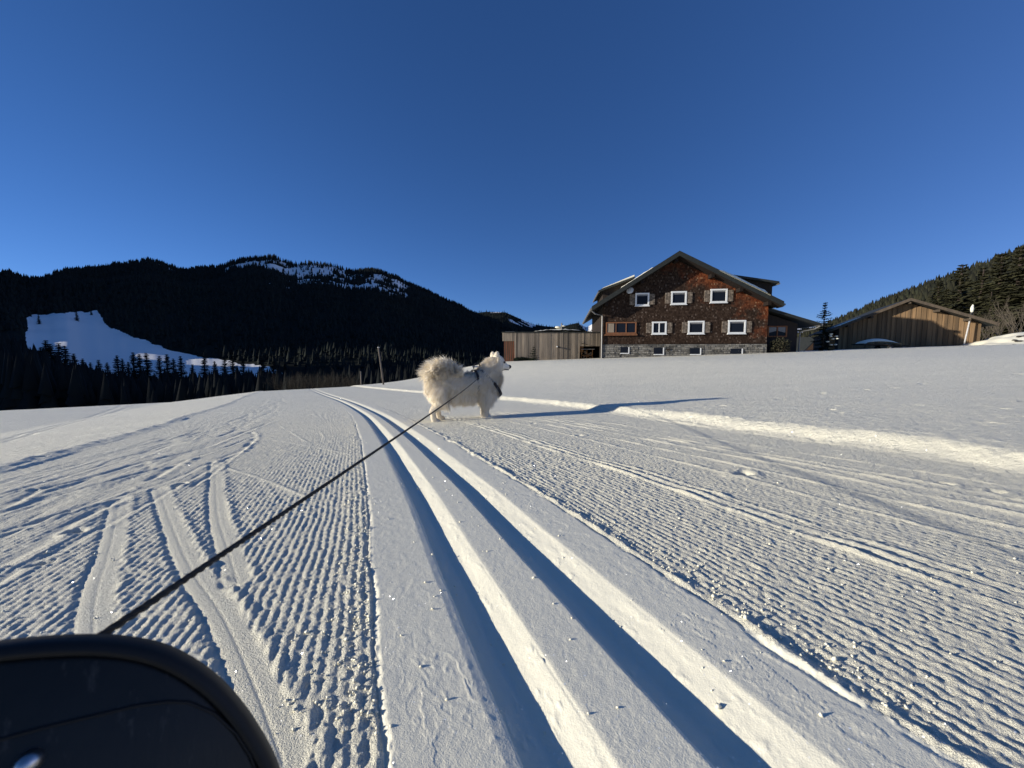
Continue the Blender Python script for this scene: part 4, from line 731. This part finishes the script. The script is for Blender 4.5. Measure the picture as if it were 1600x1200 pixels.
# fur: tapered strands growing from the skin, longest on tail, ruff and breeches
def grow_fur(count, seed, lmul=1.0, wmul=1.0):
    rs2 = np.random.RandomState(seed); A = BV[BT[:, 0]]; B = BV[BT[:, 1]]; C_ = BV[BT[:, 2]]; ar = np.linalg.norm(np.cross(B - A, C_ - A), axis=1); cum = np.cumsum(ar); ti = np.searchsorted(cum, rs2.rand(count) * cum[-1]); u_ = rs2.rand(count, 1); v_ = rs2.rand(count, 1); fl = (u_ + v_) > 1; u_ = np.where(fl, 1 - u_, u_); v_ = np.where(fl, 1 - v_, v_)
    P = A[ti] + u_ * (B - A)[ti] + v_ * (C_ - A)[ti]; N = BN[BT[ti, 0]] * (1 - u_ - v_) + BN[BT[ti, 1]] * u_ + BN[BT[ti, 2]] * v_; N /= np.linalg.norm(N, axis=1, keepdims=True) + 1e-9
    x, y, z = P.T; dt = np.full(count, 9.)
    for a, b in zip(TAIL[:-1], TAIL[1:]):
        a = np.array(a); b = np.array(b); q = np.clip(((P - a) @ (b - a)) / ((b - a) @ (b - a)), 0, 1); dt = np.minimum(dt, np.linalg.norm(P - a - q[:, None] * (b - a), axis=1))
    tail = (dt < .085) & (z > .50) & (x < .37); face = (x > .86) & (z > .55); muz = (x > .92) & (z > .55); ear = (z > .738) & (x > .77) & (x < .86); leg = (z < .20); paw = z < .06
    ruff = (x > .66) & (x < .9) & (z > .30) & ~face & ~ear; breech = (x < .16) & (z < .45) & (z > .18)
    L = np.full(count, .058); L[ruff] = .066; L[breech] = .05; L[(z < .32) & (z > .2) & (x > .15) & (x < .75)] = .075; L[tail] = .105; L[leg] = .02; L[leg & (N[:, 0] < -.2) & (x > .3)] = .05; L[paw] = .012; L[ear] = .012; L[face] = .022; L[muz] = .008
    L *= (.4 + 1.0 * rs2.rand(count)**1.3 + .25 * vnoise(P[:, 0] * 40, P[:, 2] * 40 + P[:, 1] * 30, 204)) * lmul
    flow = np.zeros((count, 3)); flow[:, 0] = -.55; flow[:, 2] = -.55; flow[leg] = (-.25, 0, -1); flow[face] = (-.9, 0, 0); flow[breech] = (-.5, 0, -.8); flow[ear] = (0, 0, 1); flow[tail] = np.stack([-(z[tail] - .50) * 5.0, np.full(tail.sum(), -.1), (x[tail] - .12) * 1.2 + .1], 1); mid_ = (z < .33) & ~leg; flow[mid_] = (-.2, 0, -1)
    cl = np.stack([vnoise(P[:, 0] * 28 + 3, P[:, 2] * 28, 201), vnoise(P[:, 1] * 28, P[:, 2] * 28 + P[:, 0] * 20, 202), vnoise(P[:, 0] * 28, P[:, 1] * 28 + P[:, 2] * 17, 203)], 1)
    D = N * np.where(tail, .8, np.where(face | leg, .35, .5))[:, None] + flow * .75 + cl * .24 + rs2.normal(0, .13, (count, 3)); D -= N * np.minimum((D * N).sum(1), .12)[:, None] - N * .12 * ((D * N).sum(1) < .12)[:, None]; D /= np.linalg.norm(D, axis=1, keepdims=True)
    S = np.cross(D, N); S /= np.linalg.norm(S, axis=1, keepdims=True) + 1e-9; w = (.0010 + .011 * L)[:, None] * wmul * S; grav = np.array([0, 0, -.22]); l_ = L[:, None]
    p0 = P - N * .004; p1 = P + D * l_ * .5; p2 = P + D * l_ + grav * l_ * .7
    Vv = np.stack([p0 - w, p0 + w, p1 + w * .8, p1 - w * .8, p2], 1).reshape(-1, 3); b = (np.arange(count) * 5)[:, None]
    Ft = np.concatenate([b + [0, 1, 2], b + [0, 2, 3], b + [3, 2, 4]], 1).reshape(-1, 3); return Vv, Ft
Vf, Ff = grow_fur(85000, 5); fo = link('fur', mesh_np('fur', Vf, Ff), M['strand'], body, True); fo['kind'] = 'stuff'
# face
for s_ in (-1, 1):
    ctr_ = Vector((.915, s_ * .05, .668)); h_ = bvh.find_nearest(ctr_)[0]; MB().ball(h_ + Vector((.003, s_ * .004, 0)), (.017, .013, .013), 12, 8).build('eye', M['black_skin'], body, True)
MB().ball((1.022, 0, .614), (.026, .028, .024), 14, 10).build('nose', M['black_skin'], body, True)
mp = []
for k in range(9):
    a = -1 + 2 * k / 8; q = Vector((1.008 - .075 * abs(a)**1.3, a * .055, .589 - .008 * abs(a))); hit_ = bvh.find_nearest(q); mp.append(hit_[0] + hit_[1] * .006)
MB().tube(mp, .0045, 6).build('mouth', M['black_skin'], body, True)
# harness: girth strap behind the shoulders and chest strap round the neck, lying on the coat
def strap_ring(c, e1, e2, width, offf, name, parent, a0=0, a1=360, n=56):
    c = Vector(c); e1 = Vector(e1).normalized(); e2 = Vector(e2).normalized(); ax_ = e1.cross(e2).normalized(); V = []; F = []
    for k in range(n + 1):
        a = R(a0 + (a1 - a0) * k / n); d = e1 * math.cos(a) + e2 * math.sin(a); h = bvh.ray_cast(c + d * .6, -d, .6); p = h[0] if h[0] else c + d * .15; o_ = offf(d); wv = ax_ * width / 2
        V += [p + d * o_ - wv, p + d * o_ + wv, p + d * (o_ - .006) + wv, p + d * (o_ - .006) - wv]
    for k in range(n): b = 4 * k; F += [(b, b + 1, b + 5, b + 4), (b + 1, b + 2, b + 6, b + 5), (b + 2, b + 3, b + 7, b + 6), (b + 3, b, b + 4, b + 7)]
    return link(name, mesh_py(name, V, F), M['strap'], parent)
hn = empty('harness', (0, 0, 0)); hn.parent = dog
strap_ring((.545, 0, .42), (0, 0, 1), (0, 1, 0), .03, lambda d: .034 if d.z > .35 else .012, 'girth_strap', hn)
strap_ring((.73, 0, .44), (.66, 0, -.75), (0, 1, 0), .036, lambda d: .052 if d.z < .0 else .012, 'chest_strap', hn)
MB().box(.535, .60, -.045, .045, .615, .628).build('back_plate', M['steel'], hn, bevel=.004); MB().tube([(.53, -.03, .60), (.535, -.04, .645), (.56, -.04, .66), (.60, -.04, .655), (.615, -.03, .61)], .008, 8).build('handle', M['strap'], hn, True)
rg_ = MB(); rg_.tube([(.545 + .014 * math.cos(a_), -.135, .505 + .014 * math.sin(a_)) for a_ in [k * .5236 for k in range(13)]], .0025, 6, False); rg_.build('leash_ring', M['steel'], hn, True)
tag(hn)
# ---------------------------------------------------------------- leash, case, marker poles, cart, snow bank
bpy.context.view_layer.update()
pA = Vector((DX, DY, gz(DX, DY) - .012)) + Matrix.Rotation(DYAW, 3, 'Z') @ Vector((.545 * DSC * .95, -.165 * DSC, .492 * DSC))
CASE_P = Vector((-.18434, .16101, .2985))
pB = Vector((-.226, .190, .2765)); n = 1500; V = []; F = []; ax_ = (pA - pB); LL_ = ax_.length; d_ = ax_.normalized(); a1_ = d_.orthogonal().normalized(); b1_ = d_.cross(a1_); sides = 7; off = 0
for st in range(3):                                       # three laid strands
    base = len(V)
    for i in range(n + 1):
        s_ = i / n; q = s_**1.6; p = pB + ax_ * q; p.z -= .035 * math.sin(math.pi * q) * .4; ph = st * 2.0944 + q * LL_ / .010 * 6.2832 / 2.2; c0 = p + (a1_ * math.cos(ph) + b1_ * math.sin(ph)) * .0011
        for k in range(sides): an = 6.2832 * k / sides; V.append(c0 + (a1_ * math.cos(an) + b1_ * math.sin(an)) * .0014)
    for i in range(n):
        for k in range(sides): k2 = (k + 1) % sides; F.append((base + i * sides + k, base + i * sides + k2, base + (i + 1) * sides + k2, base + (i + 1) * sides + k))
lsh = tag(empty('leash', pB), 'black twisted cord leash running from the dog harness to the foreground case', 'leash'); o = link('cord', mesh_np('cord', np.array([tuple(v) for v in V]) - np.array(pB), F), M['leash'], lsh, True)
MB().tube([pA - pB, pA - pB + Vector((.03, 0, .012))], .006, 8).build('snap_hook', M['steel'], lsh, True)
# hard case standing on the snow at the camera's left
nrm_ = Vector((.5, -.8, .3)).normalized(); ex_ = Vector((0, 0, 1)).cross(nrm_).normalized(); ez_ = nrm_.cross(ex_)
out = [(-.25, -.335), (-.25, -.03), (-.235, .0), (-.20, .016), (-.12, .021), (-.06, .0155), (-.0322, .0103), (-.0159, .0059), (0, 0), (.0175, -.0104), (.034, -.028), (.0463, -.0473), (.0563, -.0688), (.0625, -.0858), (.069, -.115), (.073, -.16), (.075, -.22), (.075, -.335)]
for _ in range(3):                                        # round the corners of the outline
    nw = [out[0]]
    for (xa, za), (xb, zb2) in zip(out[:-1], out[1:]): nw += [(xa * .75 + xb * .25, za * .75 + zb2 * .25), (xa * .25 + xb * .75, za * .25 + zb2 * .75)]
    out = nw + [out[-1]]
def cp(x, z, dep): return CASE_P + ex_ * x + ez_ * z - nrm_ * dep
M['case'] = plain('scuffed dark olive plastic', (.010, .012, .010), (.006, .007, .006), 18, .45, .2, spec=.2); 
t = NT('scuffed dark plastic'); co = t.coord('Object'); f1 = t.noise(co, 14, 5, .65); f2 = t.noise(t.coord('Object', (1, 1, .15)), 130, 4, .7)
c = t.ramp(f1, [(.3, (.006, .007, .006)), (.7, (.013, .014, .012))]); sc2 = t.ramp(f2, [(.60, (0, 0, 0)), (.74, (1, 1, 1))]); t.l(t.mix(sc2, c, (.045, .043, .038)), t.b.inputs['Base Color']); t.b.inputs['Roughness'].default_value = .42; t.b.inputs['Specular IOR Level'].default_value = .3; t.l(t.bump(f2, .15, .002), t.b.inputs['Normal']); M['case'] = t.m
M['rubber'] = plain('black rubber edge', (.008, .008, .008), (.014, .014, .013), 40, .6); M['screw'] = M['steel']
case = tag(empty('equipment_case', (CASE_P.x, CASE_P.y, gz(CASE_P.x, CASE_P.y))), 'dark rounded plastic case close to the camera in the lower left corner', 'case'); cen = (-.09, -.16)
def ring(f, dep): return [cp(cen[0] + (x - cen[0]) * f, cen[1] + (z - cen[1]) * f, dep) - case.location for x, z in out]
def loft(rings, name, mat, cap0=True, cap1=True):
    n = len(out); V = [p for r in rings for p in r]; F = [(i * n + k, i * n + (k + 1) % n, (i + 1) * n + (k + 1) % n, (i + 1) * n + k) for i in range(len(rings) - 1) for k in range(n)]
    if cap0: F.append(tuple(range(n))[::-1])
    if cap1: F.append(tuple((len(rings) - 1) * n + k for k in range(n)))
    o = link(name, mesh_py(name, V, F), M[mat], case, True); return o
sh = loft([ring(.955, .004), ring(.97, .006), ring(.975, .016), ring(.96, .034)], 'shell', 'case'); loft([ring(.968, .0035), ring(.985, .0), ring(1.0, .004), ring(1.0, .014), ring(.978, .02)], 'rim', 'rubber', False, False)
sm_ = [(-.06, -.02), (-.02, -.024), (.010, -.0285), (.021, -.0316), (.0291, -.0355), (.0388, -.0446), (.0474, -.0576), (.0530, -.0700), (.0564, -.0827), (.060, -.11), (.061, -.2)]
MB().tube([cp(cen[0] + (x - cen[0]) * .985, cen[1] + (z - cen[1]) * .985, .0035) - case.location for x, z in sm_], .0007, 6).build('seam', M['rubber'], sh, True)
sc_ = cp(-.0235, -.037, .003) - case.location; MB().ball(sc_, .0045, 14, 8).build('rivet', M['screw'], sh, True)
# trail marker poles
M['stake'] = plain('weathered stake', (.20, .165, .13), (.10, .085, .07), 10, .9, .3, (1, 1, .15)); M['white_pole'] = plain('worn white pole paint', (.62, .60, .56), (.42, .40, .37), 8, .7)
def stake(name, base, top, r, label, mat='stake'):
    e = tag(empty(name, base), label, 'pole', 'marker poles'); v = Vector(top) - Vector(base); MB().tube([v * -.15, v * .5, v], [r, r * .95, r * .85], 8).build('shaft', M[mat], e, True); return e, v
x, y = -7.71, 22.24; e, v = stake('marker_stake', (x, y, gz(x, y)), (-7.95, 22.24, .93), .055, 'leaning weathered marker stake in the snow behind the dog tail'); MB().ball(v * 1.0, (.065, .065, .04), 8, 5).build('cap', M['white_pole'], e, True); MB().tube([v * .9, v * .9 + Vector((.14, 0, -.06)), v * .82 + Vector((.12, 0, -.2))], .012, 5).build('wire', M['stake'], e)
x, y = -10.0, 24.6; stake('marker_stake', (x, y, gz(x, y) - .3), (x - .02, y, CAM_H - (580 - 556) / 581 * y), .05, 'thin far marker stake just over the brow, left of the leaning one')
x, y = 39.06, 32.3; zt = CAM_H + (556 - 478) / 581 * y; e, v = stake('marker_pole', (x, y, gz(x, y)), (x + .42, y, zt - .5), .055, 'tall white marker pole with a snow cap standing before the barn', 'white_pole')
MB().tube([v * .86, v * .96], .10, 8).build('band', M['rubber'], e); MB().ball(v + Vector((0, 0, .16)), (.11, .11, .32), 8, 7).ball(v + Vector((.03, 0, .4)), (.07, .07, .16), 8, 6).build('snow_cap', M['far_snow'], e, True)
# snow-covered trailer in front of the barn
u0, y = 1371, 32.0; x = (u0 - 800) / 581 * y; zg = gz(x, y); cart = tag(empty('flat_trailer', (x, y, zg - .16), R(-6)), 'low flat trailer under a thick cap of snow before the barn', 'trailer')
MB().prism([(-1.75, .50), (1.75, .34), (1.75, .42), (-1.75, .58)], -.6, .6).build('bed', M['dark_wood'], cart)
V = []; F = []; nx, ny = 22, 8
for i in range(nx + 1):
    for j in range(ny + 1): a_ = i / nx; b_ = j / ny; xx = -1.5 + 2.9 * a_; yy = -.58 + 1.16 * b_; hh = .5 * math.sin(math.pi * min(1, a_ * .92 + .06))**.7 * math.sin(math.pi * (b_ * .8 + .1))**.6 if 0 < i < nx else 0; V.append((xx, yy, .5 - .0457 * xx + .005 + hh))
for i in range(nx):
    for j in range(ny): F.append((i * (ny + 1) + j, (i + 1) * (ny + 1) + j, (i + 1) * (ny + 1) + j + 1, i * (ny + 1) + j + 1))
link('snow_cap', mesh_py('snow_cap', V, F), M['far_snow'], cart, True)
for s_ in (-1, 1):
    w_ = empty('wheel', (.35, s_ * .62, .18)); w_.parent = cart; MB().tube([(0, -.06, 0), (0, .06, 0)], .24, 14).build('tyre', M['rubber'], w_, True); MB().tube([(0, -.07, 0), (0, .07, 0)], .1, 10).build('rim', M['metal'], w_, True)
MB().tube([(1.75, 0, .36), (2.4, 0, .16)], .04, 6).build('drawbar', M['metal'], cart)
# snow bank with dark stones at the right edge
bx, by = (1612 - 800) / 581 * 31, 31; zg = gz(bx, by); V = []; F = []; nx, ny = 36, 16
for i in range(nx + 1):
    for j in range(ny + 1):
        a_ = i / nx; b_ = j / ny; xx = -4.4 + 8 * a_; yy = -1.6 + 4.5 * b_; hh = 1.25 * math.sin(math.pi * min(1, a_ * .7))**1.1 * math.sin(math.pi * (b_ * .9 + .05)) + .14 * float(vnoise(np.array([xx * 1.3]), np.array([yy * 1.3]), 300)[0]) - .25; V.append((xx, yy, hh))
for i in range(nx):
    for j in range(ny): F.append((i * (ny + 1) + j, (i + 1) * (ny + 1) + j, (i + 1) * (ny + 1) + j + 1, i * (ny + 1) + j + 1))
bank = tag(empty('snow_bank', (bx, by, zg)), 'bright heap of ploughed snow with dark stones at the right picture edge', 'snow bank'); link('snow', mesh_py('snow', V, F), M['far_snow'], bank, True)
rg = random.Random(4); M['rock'] = plain('dark stone', (.06, .055, .05), (.03, .028, .025), 4, .95, .4)
for k in range(7):
    i = rg.randint(6, 20); j = rg.randint(2, 5); p = Vector(V[i * (ny + 1) + j]); MB().ball(p + Vector((0, -.06, -.02)), (rg.uniform(.12, .38), .15, rg.uniform(.05, .13)), 8, 6, .2, rg).build('stone', M['rock'], bank, True)
